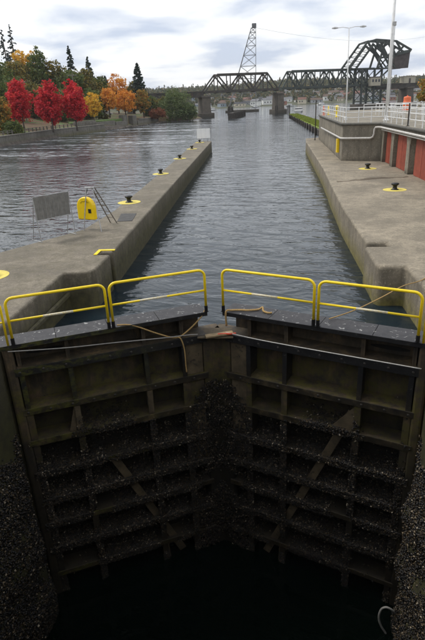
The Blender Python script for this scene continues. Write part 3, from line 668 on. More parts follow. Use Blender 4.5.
# ---- railings on the raised platform
def railing(p0, p1, n, label, h=1.12, rails=(.42, .78, 1.12)):
    p0, p1 = Vector(p0), Vector(p1); o = empty('platform_railing', p0, 0, label, 'railing'); d = p1-p0
    for k in range(n+1):
        q = d*(k/n); MB().bar(q, q+Vector((0, 0, h)), .055, .055).build('post', M_WHITE, o)
    for z in rails: MB().tube([Vector((0, 0, z)), d+Vector((0, 0, z))], .026, 6).build('rail', M_WHITE, o)
    return o
railing((6.85, 43.5, BT), (9.5, 42.42, BT), 3, 'white pipe railing along the front edge of the concrete block')
railing((6.9, 43.8, BT), (7.7, 67.5, BT), 12, 'white pipe railing along the water side of the concrete block')
railing((9.62, 42.2, BT), (9.62, 27, BT), 10, 'white pipe railing above the red bays')
railing((10.5, 56, BT), (26, 52, BT), 9, 'white railing further back on the raised platform')
railing((12.5, 40, BT), (12.5, 60, BT), 12, 'inner white railing right of the tall mast')
railing((11.5, 48, BT), (22, 46.5, BT), 9, 'white railing behind the orange drum')

# lamp post, mast, drums
p = aty(346.2, 112, 50); o = empty('lamp_post', (7.85, 50, BT), 0, 'slim white lamp post with two outstretched lamp arms', 'lamp')
MB().tube([(0, 0, 0), (-.02, 0, 3.5), (-.1, 0, 7.2)], [.07, .055, .04], 10).build('pole', M_WHITE, o, smooth=True)
MB().lathe([(.14, 0), (.14, .2), (.08, .3)], 12).build('pole_base', M_WHITE, o)
for s in (-1, 1):
    a = MB().tube([(-.1, 0, 7.15), (-.1+s*.5, 0, 7.25), (-.1+s*.95, 0, 7.22)], .025, 6).build('arm', M_WHITE, o, smooth=True)
    MB().lathe([(.05, 0), (.17, .03), (.16, .10), (.05, .15)], 12).build('lamp_head', M_GALV, a).matrix_local = Matrix.Translation((-.1+s*1.15, 0, 7.15)) @ Matrix.Diagonal((1.6, 1, 1, 1))
o = empty('mast', (10.45, 46, BT), 0, 'tall thick white mast rising out of the picture', 'mast')
MB().tube([(0, 0, 0), (-.03, 0, 5), (-.1, 0, 11)], [.13, .12, .10], 14).build('pole', M_WHITE, o, smooth=True)
MB().lathe([(.26, 0), (.26, .05), (.16, .08), (.15, .35)], 14).build('base_flange', M_WHITE, o)
g = MB(); g.box(-.12, .18, -.12, .12, 6.72, 7.0); g.build('junction_box', M_GALV, o, .02)
MB().tube([(.14, -.05, 1.2), (.1, -.05, 6.8)], .02, 6).build('conduit', M_GALV, o)
p = aty(406.5, 108, 72); o = empty('orange_drum', (p.x, 72, BT), 0, 'big orange drum standing far back behind the platform railings', 'drum'); o.scale = (1.75, 1.75, .98)
MB().lathe([(.30, 0), (.30, .08), (.25, .1), (.26, .8), (.27, .95), (.25, 1.1), (.25, 1.5), (.22, 1.6), (.08, 1.64)], 18).build('drum_body', M_ORANGE, o, smooth=False)
MB().lathe([(.27, .7), (.275, .72), (.275, .84), (.27, .86)], 18).build('drum_band', M_WHITE, o)
MB().tube([(0, 0, 1.63), (0, 0, 1.78)], .035, 8).build('drum_knob', M_ORANGE, o)
for px, m_, nm, lab in ((320.2, M_ORANGE, 'orange_marker', 'small orange marker at the far end of the block railing'), (325., M_YELLOW, 'yellow_marker', 'small yellow marker at the far end of the block railing')):
    p = aty(px, 104, 66); o = empty(nm, (p.x+.45, 66, BT), 0, lab, 'marker')
    MB().lathe([(.26, 0), (.26, .06), (.18, .08), (.17, .9), (.10, 1.35), (.04, 1.4)], 12).build('marker_body', m_, o); o.scale = (.8, .8, .75); MB().lathe([(.185, .5), (.19, .52), (.185, .7)], 12).build('marker_band', M_WHITE, o)
p = aty(335.5, 106, 58); o = empty('yellow_hydrant', (p.x+.15, 58, BT), 0, 'squat yellow hydrant behind the block railing', 'hydrant')
MB().lathe([(.2, 0), (.2, .06), (.13, .1), (.13, .75), (.2, .8), (.22, .98), (.14, 1.08), (.05, 1.12)], 14).build('hydrant_body', M_YELLOW, o, smooth=True); MB().tube([(-.24, 0, .6), (.24, 0, .6)], .07, 8).build('outlet', M_YELLOW, o)
o = empty('yellow_sign', (6.50, 45.2, .45), 0, 'yellow gauge board on the side of the concrete block', 'sign')
MB().box(-.03, .16, -.25, .25, 0, 1.05).build('board', M_YPLASTIC, o, .01); MB().box(-.035, -.031, -.12, .12, .2, .8).build('scale_marks', M_YPAINT, o)
o = empty('gauge_pole', (6.95, 66.5, 0), 0, 'thin dark pole beside the far end of the concrete block', 'pole')
MB().tube([(0, 0, -.03), (0, 0, 4.4)], .06, 8).build('pole', M_TIMBER, o); MB().lathe([(.12, -.03), (.12, .02)], 10).build('foot', M_TIMBER, o)
for y, lab in ((36, 'thin dark post on the coping above the red bays'),):
    o = empty('coping_post', (9.55, y, BT+.02), 0, lab, 'post'); MB().bar((0, 0, 0), (0, 0, 1.35), .07, .09).build('shaft', M_TIMBER, o, .01); MB().box(-.09, .09, -.09, .09, 0, .03).build('foot_plate', M_TIMBER, o)

# ---- grass-topped guide island
o = empty('grass_island', (12.6, 150, WZ), 0, 'low timber-edged mooring island topped with bright grass', 'island')
P0 = [(10.6, 96), (10.95, 140), (11.3, 196), (13.2, 199), (14.6, 140), (15, 96)]
MB().prism(lp(P0, o), -2, .75).build('timber_wall', M_TIMBER, o, .05)
MB().prism(lp([(10.95, 97), (11.3, 140), (11.65, 194.6), (13., 197), (14.3, 140), (14.7, 97)], o), .6, .95).build('grass_top', M_MOSS, o, .12)
for k in range(16):
    y = 99+k*6.2; x = 10.45+(y-96)*.007; MB().tube([(x-12.6, y-150, -2), (x-12.6, y-150, .95+random.uniform(-.1, .25))], .16, 7).build('pile', M_TIMBER, o)
n = 9000; P = np.c_[rng.uniform(-1.3, 1.6, n), rng.uniform(-52, 46, n), np.full(n, .95)]
dirs = np.c_[rng.normal(0, .25, n), rng.normal(0, .25, n), np.ones(n)]; hgt = rng.uniform(.12, .4, n)[:, None]; wv = np.c_[rng.normal(0, 1, n), rng.normal(0, 1, n), np.zeros(n)]; wv /= np.linalg.norm(wv, axis=1)[:, None]
tri = np.stack([P-wv*.12, P+wv*.12, P+dirs*hgt], 1)
tag(link('grass_blades', quads_mesh('grass_blades', tri, leafmat('island_blades', [(.10, .15, .015), (.19, .24, .02), (.26, .27, .05)]), 3), o), kind='stuff')

# ================================================================== TREES
def leaf_quads(P, size, flat=.0):
    n = len(P); A = rng.normal(size=(n, 3)); A /= np.linalg.norm(A, axis=1)[:, None]
    Bq = np.cross(A, rng.normal(size=(n, 3))); Bq /= np.linalg.norm(Bq, axis=1)[:, None]
    s = size*rng.uniform(.55, 1.3, n)[:, None]
    return np.stack([P-A*s*.5, P+Bq*s*.36, P+A*s*.5, P-Bq*s*.36], 1)
def crown_pts(lobes, nclump, nleaf, cr):
    """lobes: (cx,cy,cz,rx,ry,rz) ellipsoids; clumps thrown in the volume, leaves round each clump"""
    vol = np.array([l[3]*l[4]*l[5] for l in lobes]); pick = rng.choice(len(lobes), nclump, p=vol/vol.sum())
    L = np.array(lobes)[pick]; D = rng.normal(size=(nclump, 3)); D /= np.linalg.norm(D, axis=1)[:, None]
    rad = rng.uniform(.12, 1, nclump)**.42*rng.uniform(.78, 1.16, nclump)
    C = L[:, :3]+D*rad[:, None]*L[:, 3:]
    k = rng.integers(int(nleaf*.5), int(nleaf*1.5), nclump); C2 = np.repeat(C, k, 0); sc = np.repeat(cr*rng.uniform(.5, 1.3, nclump), k)
    return C2+rng.normal(size=C2.shape)*sc[:, None]*np.array([.55, .55, .42])
def tree(name, px, base, h, cw, lm, label, trunk=.2, nclump=170, nleaf=26, leaf=.46, group=None, cat='tree', low=.22, lobes=None):
    o = empty(name, base, random.uniform(0, 6), label, cat, group)
    if lobes is None:
        r = cw/2; zc = h*(low+1)/2; rz = h*(1-low)/2; lobes = [(0, 0, zc-rz*.1, r*.82, r*.82, rz*.88)]
        for k in range(7):
            a = random.uniform(0, 6.28); q = random.uniform(.35, .62)*r; zq = zc+random.uniform(-.65, .55)*rz
            lobes.append((q*math.cos(a), q*math.sin(a), zq, r*random.uniform(.35, .55), r*random.uniform(.35, .55), rz*random.uniform(.25, .42)))
        lobes.append((random.uniform(-.15, .15)*r, 0, zc+rz*.6, r*.45, r*.45, rz*.42))
    g = MB(); g.tube([(0, 0, -.5), (.03, .02, h*low), (.0, .05, h*.6), (.05, 0, h*.85)], [trunk*1.25, trunk, trunk*.55, trunk*.15], 8)
    for k in range(7):
        l = random.choice(lobes); z0 = h*random.uniform(low*.8, .55); e_ = Vector(l[:3])+Vector((random.uniform(-.5, .5)*l[3], random.uniform(-.5, .5)*l[4], random.uniform(0, .5)*l[5]))
        if e_.z < z0+.4: e_.z = z0+.8
        md = Vector((e_.x*.45, e_.y*.45, z0+(e_.z-z0)*.62)); g.tube([(0, .02, z0), md, e_], [trunk*.5, trunk*.32, trunk*.1], 6)
    g.build('trunk', M_BARK, o, smooth=True)
    link('crown', quads_mesh('crown', leaf_quads(crown_pts(lobes, int(nclump*1.4), nleaf, cw*.072), leaf), lm), o)
    return o
def conifer(name, base, h, w_, lm, label, dens=1., leaf=.55, group=None, ragged=.3, top=.0):
    o = empty(name, base, random.uniform(0, 6), label, 'conifer', group)
    P = []; nb = int(95*dens); g = MB().tube([(0, 0, -.5), (0, 0, h*.5), (.05, 0, h*.98)], [h*.02, h*.013, h*.003], 8)
    for k in range(nb):
        t = (k+random.random())/nb; z = h*(.10+.89*t); ln_ = w_/2*(1-t)**.8*random.uniform(1-ragged, 1.1)+.15; a = random.uniform(0, 6.28); n = int(14+40*ln_/w_*2)
        q = np.sqrt(rng.uniform(.02, 1, n)); side = rng.normal(0, .16, n)*ln_*q
        x = q*ln_; P.append(np.c_[x*math.cos(a)-side*math.sin(a), x*math.sin(a)+side*math.cos(a), z-.28*x+rng.normal(0, .10, n)*ln_*.6])
        if k % 3 == 0: g.tube([(0, 0, z), (ln_*.8*math.cos(a), ln_*.8*math.sin(a), z-.22*ln_)], [.05, .015], 4)
    g.build('trunk', M_BARK, o, smooth=True)
    link('crown', quads_mesh('crown', leaf_quads(np.concatenate(P), leaf), lm), o); return o

# ---- left bank: seawall, bank terrain
SW = [(-62, 20), (-52, 62), (-47.9, 98), (-46.6, 124), (-41.2, 148)]
SW2 = [(-44.5, 149.5), (-39.5, 178), (-36.2, 204)]
def along(poly, off):
    res = []
    for i, p in enumerate(poly):
        a = Vector(poly[max(i-1, 0)]); b = Vector(poly[min(i+1, len(poly)-1)]); d = (b-a).normalized(); n = Vector((-d.y, d.x)); res.append((p[0]+n.x*off, p[1]+n.y*off))
    return res
o = empty('seawall', (-48, 100, WZ), 0, 'long grey concrete seawall along the left bank under the red trees', 'wall')
for i in range(len(SW)-1):
    a, b = SW[i], SW[i+1]; ia, ib = along(SW, .8)[i], along(SW, .8)[i+1]
    k = 3
    for j in range(k):
        l = lambda p, q, t: (p[0]+(q[0]-p[0])*t, p[1]+(q[1]-p[1])*t)
        t0, t1 = j/k+.002, (j+1)/k-.002
        MB().prism(lp([l(a, b, t0), l(a, b, t1), l(ia, ib, t1), l(ia, ib, t0)], o), -2, 1.65).build('wall_panel', M_SEAWALL, o, .04)
        MB().prism(lp([l((a[0]+.08, a[1]), (b[0]+.08, b[1]), t0), l((a[0]+.08, a[1]), (b[0]+.08, b[1]), t1), l(ia, ib, t1), l(ia, ib, t0)], o), 1.653, 1.85).build('coping', M_SEAWALL, o, .03)
# park fence on the wall
o = empty('park_fence', (-49, 100, .6), 0, 'low pale post fence above the seawall', 'fence')
F = along(SW, 1.6); pts = []
for i in range(1, len(F)-1):
    n = 14
    for k in range(n): pts.append((F[i][0]+(F[i+1][0]-F[i][0])*k/n, F[i][1]+(F[i+1][1]-F[i][1])*k/n))
for p in pts: MB().box(p[0]+49-.1, p[0]+49+.1, p[1]-100-.1, p[1]-100+.1, -.3, .75).build('fence_post', M_SEAWALL, o)
for z in (.35, .68): MB().tube([(p[0]+49, p[1]-100, z) for p in pts], .05, 5).build('fence_rail', M_SEAWALL, o)
# terrain
TL = [(-70, -60)]+SW[:4]+[(-43.5, 148.), (-39.5, 178), (-35.5, 203), (-25.5, 208), (-22, 228), (-27, 262), (-50, 330), (-110, 480), (-260, 620)]
offs = [(.6, .35), (4, .65), (9, 1.1), (16, 2.0), (28, 5.0), (45, 9.), (80, 13.), (220, 16), (600, 18)]
vs = []; fs = []; n = len(TL)
for off, z in offs:
    for i, (x, y) in enumerate(TL):
        zz2 = z if y > 0 else z
        k = 1.0 if y < 150 else max(.30, 1-(y-150)/70.)
        vs.append((x-off, y+off*.12*(1 if y < 210 else 1.5), (z*k if off > .7 else (.25 if y < 150 else -.9))+ (random.uniform(-.15, .15) if off > 5 else 0)))
for j in range(len(offs)-1):
    for i in range(n-1): fs.append((j*n+i, j*n+i+1, (j+1)*n+i+1, (j+1)*n+i))
ter = MB().add(vs, fs).build('left_bank_terrain', M_GROUND, smooth=True); tag(ter, kind='structure')
# skirt so the bank goes down into the water
sk = MB(); sk.add([(x-.6, y+.07, .25 if y < 150 else -.9) for x, y in TL]+[(x+.9, y, -2.2) for x, y in TL], [(i, n+i, n+i+1, i+1) for i in range(n-1)])
tag(sk.build('shore_slope', M_ROCK), kind='structure')
# boulders at the foot of the second wall
for k in range(26):
    t = random.random(); x = -43.0+8.0*t+random.uniform(.2, 2.2); y = 149+54*t
    g = MB(); prof = [(.05, -.5), (.6, -.35), (.8, .0), (.6, .3), (.1, .45)]; g.lathe(prof, 7)
    vsn = [(a*random.uniform(.8, 1.25), b*random.uniform(.8, 1.25), c*random.uniform(.7, 1.1)) for a, b, c in g.v]; g.v = vsn
    q = g.build('shore_boulder', M_ROCK, loc=(x, y, WZ+.1), rz=random.uniform(0, 6)); sc_ = random.uniform(.5, 1.1); q.scale = (sc_, sc_, sc_*.8); tag(q, 'brown boulder at the waterline below the lawn wall', 'boulder', 'boulders along the left shore')
o = empty('lawn_wall', (-42, 165, -.6), 0, 'stepped concrete retaining wall below the small lawn', 'wall')
def wallseg(pa, pb, pt, z0, z1, th=.7, name='wall_panel'):
    A_ = Vector(pa); B_ = Vector(pb); d = (B_-A_).normalized(); nn_ = Vector((-d.y, d.x))*th
    MB().prism(lp([tuple(A_), tuple(B_), tuple(B_+nn_), tuple(A_+nn_)], o), z0+.6, z1+.6).build(name, M_SEAWALL, o, .04)
wallseg((-45.0, 149), (-42.2, 163.5), 0, -1.6, 1.0); wallseg((-42.1, 164), (-40.6, 171.5), 0, -1.6, .6)
wallseg((-41.6, 172), (-41.0, 175), 0, -1.6, 2.3, 1.6, 'abutment'); wallseg((-39.8, 177), (-39.2, 180), 0, -1.6, 2.0, 1.6, 'abutment'); wallseg((-38.9, 180.5), (-36.2, 203), 0, -1.6, .45); wallseg((-38.6, 181), (-36.6, 200), 0, .46, .8, .25, 'parapet')
MB().prism([(-50+0, 146), (-45.6, 149.5), (-43, 163), (-41.9, 171.5), (-48, 176), (-56, 160)], -1, 1.35).build('lawn', M_GRASS, None, .2)
tag(bpy.data.objects['lawn'], kind='structure')
o = empty('park_planter', (-50, 135, .7), 0, 'low concrete planter wall right of the third red tree', 'planter')
pp_ = onz(77, 124.5, .9); MB().prism(lp([(pp_.x, pp_.y), (pp_.x+3.6, pp_.y+5.5), (pp_.x+2.2, pp_.y+6.3), (pp_.x-1.4, pp_.y+.8)], o), -.3, .75).build('planter_wall', M_SEAWALL, o, .05)
MB().prism(lp([(pp_.x+.1, pp_.y+.4), (pp_.x+3.4, pp_.y+5.4), (pp_.x+2.2, pp_.y+6.0), (pp_.x-1.1, pp_.y+.9)], o), .76, .95).build('planter_cap', M_SEAWALL, o)

def bank(px, py, off=0):           # a point of the bank seen at pixel px,py (ground about z = 1)
    p = onz(px, py, .9); return (p.x, p.y, .7)
# red maples
for px, py, top, cwpx, lab in ((24.5, 129, 80, 29, 'fiery red maple at the left, white house showing beside it'), (53, 129, 82, 28, 'fiery red maple in the middle of the three above the seawall'), (77, 127.5, 81, 29, 'fiery red maple at the right of the three, next to the planter')):
    b = bank(px, py); d = (Vector(b)-EYE).length; sc = d/560.
    tree('red_maple', px, b, (py-top)*sc*.95, cwpx*sc*.98, L_RED, lab, .17, 330, 28, .38, 'red maples on the left bank', low=.13)
b = bank(94.5, 122.5); d = (Vector(b)-EYE).length/560
tree('yellow_tree', 94, b, 29*d, 19*d, L_YELLOW, 'small golden yellow tree right of the red maples', .14, 170, 24, .34, low=.2)
def tr(name, px, pyb, top, cw, lm, lab, Y, leaf=.42, ncl=170, low=.15, group=None, cat='tree', trunk=.2):
    p = aty(px, pyb, Y); d = (p-EYE).length/560; gz = p.z
    wl_ = 1.3 if group and group.startswith('woodland') else 1.0
    return tree(name, px, (p.x, p.y, p.z), (pyb-top)*d, cw*d*wl_, lm, lab, trunk, ncl, 24, leaf, group, cat, low)
tr('orange_tree', 110, 116, 89, 23, L_ORANGE, 'orange tree above the lawn, leftmost of the two in front', 172, group='orange trees by the lawn')
tr('orange_tree', 126, 116, 92, 24, L_ORANGE, 'orange tree above the lawn, right of the two in front', 176, group='orange trees by the lawn')
tr('orange_tree', 119, 112, 77, 27, L_ORANGE, 'tall orange tree rising behind the lawn trees', 192, group='orange trees by the lawn')
tr('turning_tree', 144, 116, 91, 20, L_MIX, 'half green half orange tree beside the dark conifer', 190)
tr('rust_shrub', 158, 119, 108, 20, L_RUST, 'low rust red shrub at the water below the bridge end', 196, leaf=.35, low=.02, cat='shrub')
tr('green_tree', 176, 121.5, 90, 38, L_LIME, 'broad bright green tree at the water before the bridge end', 206, ncl=330, low=.01, leaf=.45)
tr('green_bush', 190, 121.5, 104, 18, L_LIME, 'small green bush hanging over the water before the bridge pier', 210, low=.01, leaf=.4, cat='bush')
tr('green_tree', 163, 120, 97, 16, L_OLIVE, 'olive green tree between the conifer and the broad green tree', 214, low=.05)
tr('turning_tree', 3, 136, 100, 30, L_MIX, 'bushy green and orange tree in the lower left corner of the bank', 112, ncl=260, low=.02, leaf=.36)
tr('green_bush', 14, 136, 122, 26, L_GREEN, 'dark green bush at the seawall below the left red maple', 110, low=.01, leaf=.3, cat='bush')
for i, (px, pb, tp, cw, lm, Y, lab) in enumerate([
    (0, 118, 60, 44, L_GREEN, 160, 'dark green tree at the left picture edge behind the red maples'),
    (20, 116, 66, 30, L_OLIVE, 170, 'olive tree behind the left red maple'),
    (31, 112, 59, 25, L_YELLOW, 182, 'amber tree rising between two dark green crowns'),
    (44, 114, 59, 28, L_GREEN, 178, 'dark green tree behind the middle red maple'),
    (60, 112, 66, 24, L_OLIVE, 180, 'olive yellow tree behind the right red maple'),
    (72, 112, 75, 26, L_GREEN, 178, 'green tree behind the utility pole'),
    (88, 112, 74, 30, L_OLIVE, 186, 'olive tree below the pale conifer'),
    (102, 112, 80, 22, L_GREEN, 190, 'green tree between the pale conifer and the tall orange tree'),
    (134, 112, 84, 22, L_OLIVE, 205, 'olive tree behind the orange trees'),
    (8, 122, 86, 30, L_GREEN, 142, 'low dark green tree left of the left red maple'),
    (37, 120, 86, 24, L_OLIVE, 156, 'low olive tree between the left and middle red maples'),
    (66, 119, 90, 24, L_GREEN, 158, 'low dark green tree between the middle and right red maples'),
    (92, 117, 92, 24, L_GREEN, 170, 'low dark green tree behind the golden yellow tree'),
    (150, 116, 96, 20, L_GREEN, 220, 'low dark green tree below the bridge approach')]):
    tr('woodland_tree', px, pb, tp, cw, lm, lab, Y, ncl=300, leaf=.62, low=.02, group='woodland behind the park', trunk=.3)
for px, pb, tp, cw, lm, Y, lab, de, rg in [
    (9, 75, 38, 17, L_CON, 230, 'sparse tall conifer, left of the pair above the wood', .5, .6),
    (17.5, 75, 34, 17, L_CON, 235, 'sparse tall conifer, right and taller of the pair above the wood', .55, .6),
    (75, 100, 53, 17, L_CON, 205, 'dark pointed conifer behind the right red maple', 1.2, .3),
    (92.5, 100, 62, 16, L_CONP, 215, 'pale green pointed conifer left of the orange trees', 1.2, .25),
    (141, 112, 68, 24, L_CON, 200, 'dark full conifer right of the orange trees', 1.8, .25),
    (107, 96, 78, 10, L_CON, 240, 'small dark conifer top behind the tall orange tree', 1., .3)]:
    p = aty(px, pb, Y); d = (p-EYE).length/560; conifer('conifer', tuple(p), (pb-tp)*d, cw*d, lm, lab, de, .6, 'conifers on the left bank', rg)
# tree at right edge on the platform land
p = aty(425, 104, 100); tree('turning_tree', 0, (p.x+1.2, 100, -.9), 9.5, 6.5, L_MIX, 'green and orange tree at the right picture edge', .2, 150, 24, .4)
MB().prism([(24, 86), (24, 130), (80, 130), (80, 86)], -3, -.6).build('right_bank', M_GRASS); tag(bpy.data.objects['right_bank'], kind='structure')
# understory shrubs along the park
sh = [(37, 121, 20), (60, 121, 18), (70, 120, 16), (88, 118, 16), (12, 124, 14), (104, 118, 14), (45, 122, 14), (80, 119, 12)]
for i, (px, py, cw) in enumerate(sh):
    p = onz(px, py+3, .9); d = (p-EYE).length/560
    tree('park_shrub', px, (p.x-1.5, p.y+5, 1.0), 8*d, cw*d, (L_GREEN, L_OLIVE)[i % 2], ('low green shrub in the park behind the red maples', 'low olive shrub in the park behind the red maples')[i % 2], .06, 60, 22, .3, ('green', 'olive')[i % 2]+' shrubs behind the red maples', 'shrub', .02)

# white house seen between the maples, car, utility poles
p = aty(36, 106, 158); o = empty('white_house', (p.x-.2, p.y, p.z-1), R(20), 'white house half hidden between two red maples', 'house'); o.scale = (.45, .45, .55)
MB().box(-3, 3, -2.5, 2.5, -2, 4.2).build('wall', M_WHITE, o); g = MB(); g.add([(-3.3, -2.9, 4.15), (3.3, -2.9, 4.15), (3.3, 2.9, 4.15), (-3.3, 2.9, 4.15), (-3.3, 0, 6.0), (3.3, 0, 6.0)], [(0, 1, 5, 4), (2, 3, 4, 5), (0, 4, 3), (1, 2, 5), (3, 2, 1, 0)]); g.build('roof', simple('grey_roof', (.10, .10, .105), .9), o)
for x in (-1.6, 1.4): MB().box(x-.5, x+.5, -2.56, -2.51, 1.6, 2.9).build('window', M_GLASS, o)
p = aty(106, 112.5, 178); o = empty('parked_car', (p.x, p.y, p.z-.9), R(12), 'white car parked under the orange trees', 'car')
def carbody():
    pr = [(-2.1, .3), (2.1, .3), (2.15, .75), (1.2, .9), (.6, 1.42), (-1.2, 1.42), (-1.8, .95), (-2.15, .85)]; n = len(pr); g = MB()
    g.add([(x, -.85, z) for x, z in pr]+[(x, .85, z) for x, z in pr], [tuple(range(n)), tuple(reversed(range(n, 2*n)))]+[((k+1) % n, k, n+k, n+(k+1) % n) for k in range(n)]); return g
carbody().build('body', M_WHITE, o, .08)
for s in (-.87, .87): MB().box(-1.1, .55, s-.01, s+.01, .95, 1.32).build('side_window', M_GLASS, o)
for x in (-1.3, 1.3):
    for s in (-.86, .86): MB().lathe([(.32, -.1), (.32, .1)], 14).build('wheel', M_TYRE, o).matrix_local = Matrix.Translation((x, s, .32)) @ Matrix.Rotation(R(90), 4, 'X')
poles = []
for px, tp, Y, lab in ((72, 73, 172, 'wooden utility pole with crossarm above the right red maple'), (20, 79.5, 145, 'wooden utility pole with crossarm above the left red maple')):
    p = aty(px, tp, Y); o = empty('utility_pole', (p.x, p.y, 2), R(10), lab, 'pole'); h = p.z-2; poles.append(p)
    MB().tube([(0, 0, -1), (0, 0, h)], [.16, .11], 8).build('pole', M_WOODP, o); MB().box(-1.2, 1.2, -.07, .07, h-.75, h-.6).build('crossarm', M_WOODP, o)
    for x in (-1.05, -.4, .4, 1.05): MB().lathe([(.05, 0), (.07, .06), (.03, .14)], 8, (x, 0, h-.6)).build('insulator', M_GALV, o)
def wire(a, b, sag, r, lab):
    a = Vector(a); b = Vector(b); P = []
    for k in range(13): t = k/12; q = a.lerp(b, t); q.z -= sag*4*t*(1-t); P.append(q-a)
    return tag(MB().tube(P, r, 4).build('power_line', M_WIRE, loc=a), lab, 'wire')
wire(poles[1]+Vector((0, 0, -.4)), poles[0]+Vector((0, 0, -.4)), .5, .03, 'power line strung between the two utility poles')
wire(poles[1]+Vector((0, 0, -.4)), aty(-8, 80, 130), .3, .03, 'power line running off to the left from the left pole')

# ================================================================== BRIDGE
BA = Vector((-23, 245, 0)); BD = Vector((103, 40, 0)).normalized(); BN = Vector((-BD.y, BD.x, 0)); BANG = math.atan2(BD.y, BD.x); DZ = 9.0
def span_root(name, s, label, cat): return empty(name, tuple(BA+BD*s), BANG, label, cat)
HW = 2.6
def truss(root, bot, topn, zb, zt, diag, m, w_=.55, verts=True):
    for y in (-HW, HW):
        MB().bar((bot[0], y, zb), (bot[-1], y, zb), .5, .95).build('bottom_chord', m, root)
        MB().bar((topn[0], y, zt), (topn[-1], y, zt), .6, .8).build('top_chord', m, root)
        for a, b in diag: MB().bar((a[0], y+.01, a[1]), (b[0], y+.01, b[1]), .5, .55).build('diagonal', m, root)
        if verts:
            for x in bot[1:-1]: MB().bar((x, y-.01, zb), (x, y-.01, zt), .36, .36).build('vertical_post', m, root)
    for x in topn: MB().bar((x, -HW, zt-.02), (x, HW, zt-.02), .3, .35).build('cross_strut', m, root)
    for a, b in zip(topn, topn[1:]):
        MB().bar((a, -HW, zt+.02), (b, HW, zt+.02), .16, .16).build('sway_brace', m, root); MB().bar((a, HW, zt+.04), (b, -HW, zt+.04), .16, .16).build('sway_brace', m, root)
    for x in bot: MB().bar((x, -HW-.2, zb-.45), (x, HW+.2, zb-.45), .35, .6).build('floor_beam', m, root)
    MB().box(bot[0], bot[-1], -1.6, 1.6, zb-.35, zb+.12).build('track_deck', m, root)
    for y in (-.72, .72): MB().box(bot[0], bot[-1], y-.05, y+.05, zb+.122, zb+.28).build('rail', m, root)
r = span_root('truss_span', 0, 'dark steel through-truss railway span below the lattice tower', 'bridge')
N_ = [0, 5.9, 11.7, 17.4, 23.2, 28.9, 34.2]
T_ = N_[1:-1]
dg = [((N_[0], DZ), (T_[0], 15.6)), ((T_[0], 15.6), (N_[2], DZ)), ((N_[2], DZ), (T_[2], 15.6)), ((T_[2], 15.6), (N_[4], DZ)), ((N_[4], DZ), (T_[4], 15.6)), ((T_[4], 15.6), (N_[6], DZ))]
truss(r, N_, T_, DZ, 15.6, dg, M_BRIDGE)
r = span_root('bascule_leaf', 36.2, 'lowered dark green truss leaf of the railway drawbridge', 'bridge')
n = 10; N_ = [i*4.6 for i in range(n+1)]; T_ = [4.6*.98]+N_[2:n+1]; T_[0] = 4.4
dg = [((0, DZ+.2), (T_[0], 16.0))]
for i in range(1, n):
    dg.append((((N_[i]), 16.0), (N_[i+1], DZ+.2)) if i % 2 else ((N_[i], DZ+.2), (N_[i+1], 16.0)))
truss(r, N_, T_, DZ+.2, 16.0, dg, M_BRIDGEG)
# approach girder spans
for a, b, lab in ((-60, -.4, 'dark plate-girder approach span running left behind the trees'), (84.5, 150, 'dark plate-girder approach span right of the drawbridge tower')):
    r = span_root('approach_span', a, lab, 'bridge'); L_ = b-a
    for y in (-2, 2): MB().box(0, L_, y-.2, y+.2, 6.9, 9.0).build('girder', M_BRIDGE, r)
    MB().box(0, L_, -2.4, 2.4, 9.003, 9.25).build('track_deck', M_BRIDGE, r)
    for y in (-.72, .72): MB().box(0, L_, y-.05, y+.05, 9.252, 9.4).build('rail', M_BRIDGE, r)
    for k in range(int(L_/3)): MB().box(k*3+.3, k*3+.4, -2.26, -2.2, 6.95, 8.95).build('stiffener', M_BRIDGE, r)
# piers
for s, wd, lab in ((.3, 4.4, 'brown concrete bridge pier at the left end of the truss span'), (35.2, 3.4, 'brown concrete bridge pier standing in the channel'), (102.5, 4.5, 'concrete bridge pier right of the drawbridge tower'), (-32, 3, 'concrete pier of the left approach span among trees')):
    r = span_root('bridge_pier', s, lab, 'pier')
    g = MB(); b_ = wd/2; g.add([(-b_, -4, -4), (b_, -4, -4), (b_, 4, -4), (-b_, 4, -4), (-b_*.8, -3.2, 6.8), (b_*.8, -3.2, 6.8), (b_*.8, 3.2, 6.8), (-b_*.8, 3.2, 6.8)], [(0, 3, 2, 1), (4, 5, 6, 7), (0, 1, 5, 4), (1, 2, 6, 5), (2, 3, 7, 6), (3, 0, 4, 7)]); g.build('shaft', M_BPIER, r, .1)
    MB().box(-b_*.95, b_*.95, -3.6, 3.6, 6.803, 7.6).build('cap', M_BPIER, r, .08); MB().box(-b_*1.4, b_*1.4, -4.8, 4.8, -4, .6).build('footing', M_BPIER, r, .15)
    if s == 35.2:
        for x in (-3.4, -2.6, 2.6, 3.4): MB().tube([(x, -5.2, -4), (x, -5.2, 2.2)], .28, 7).build('fender_pile', M_TIMBER, r)
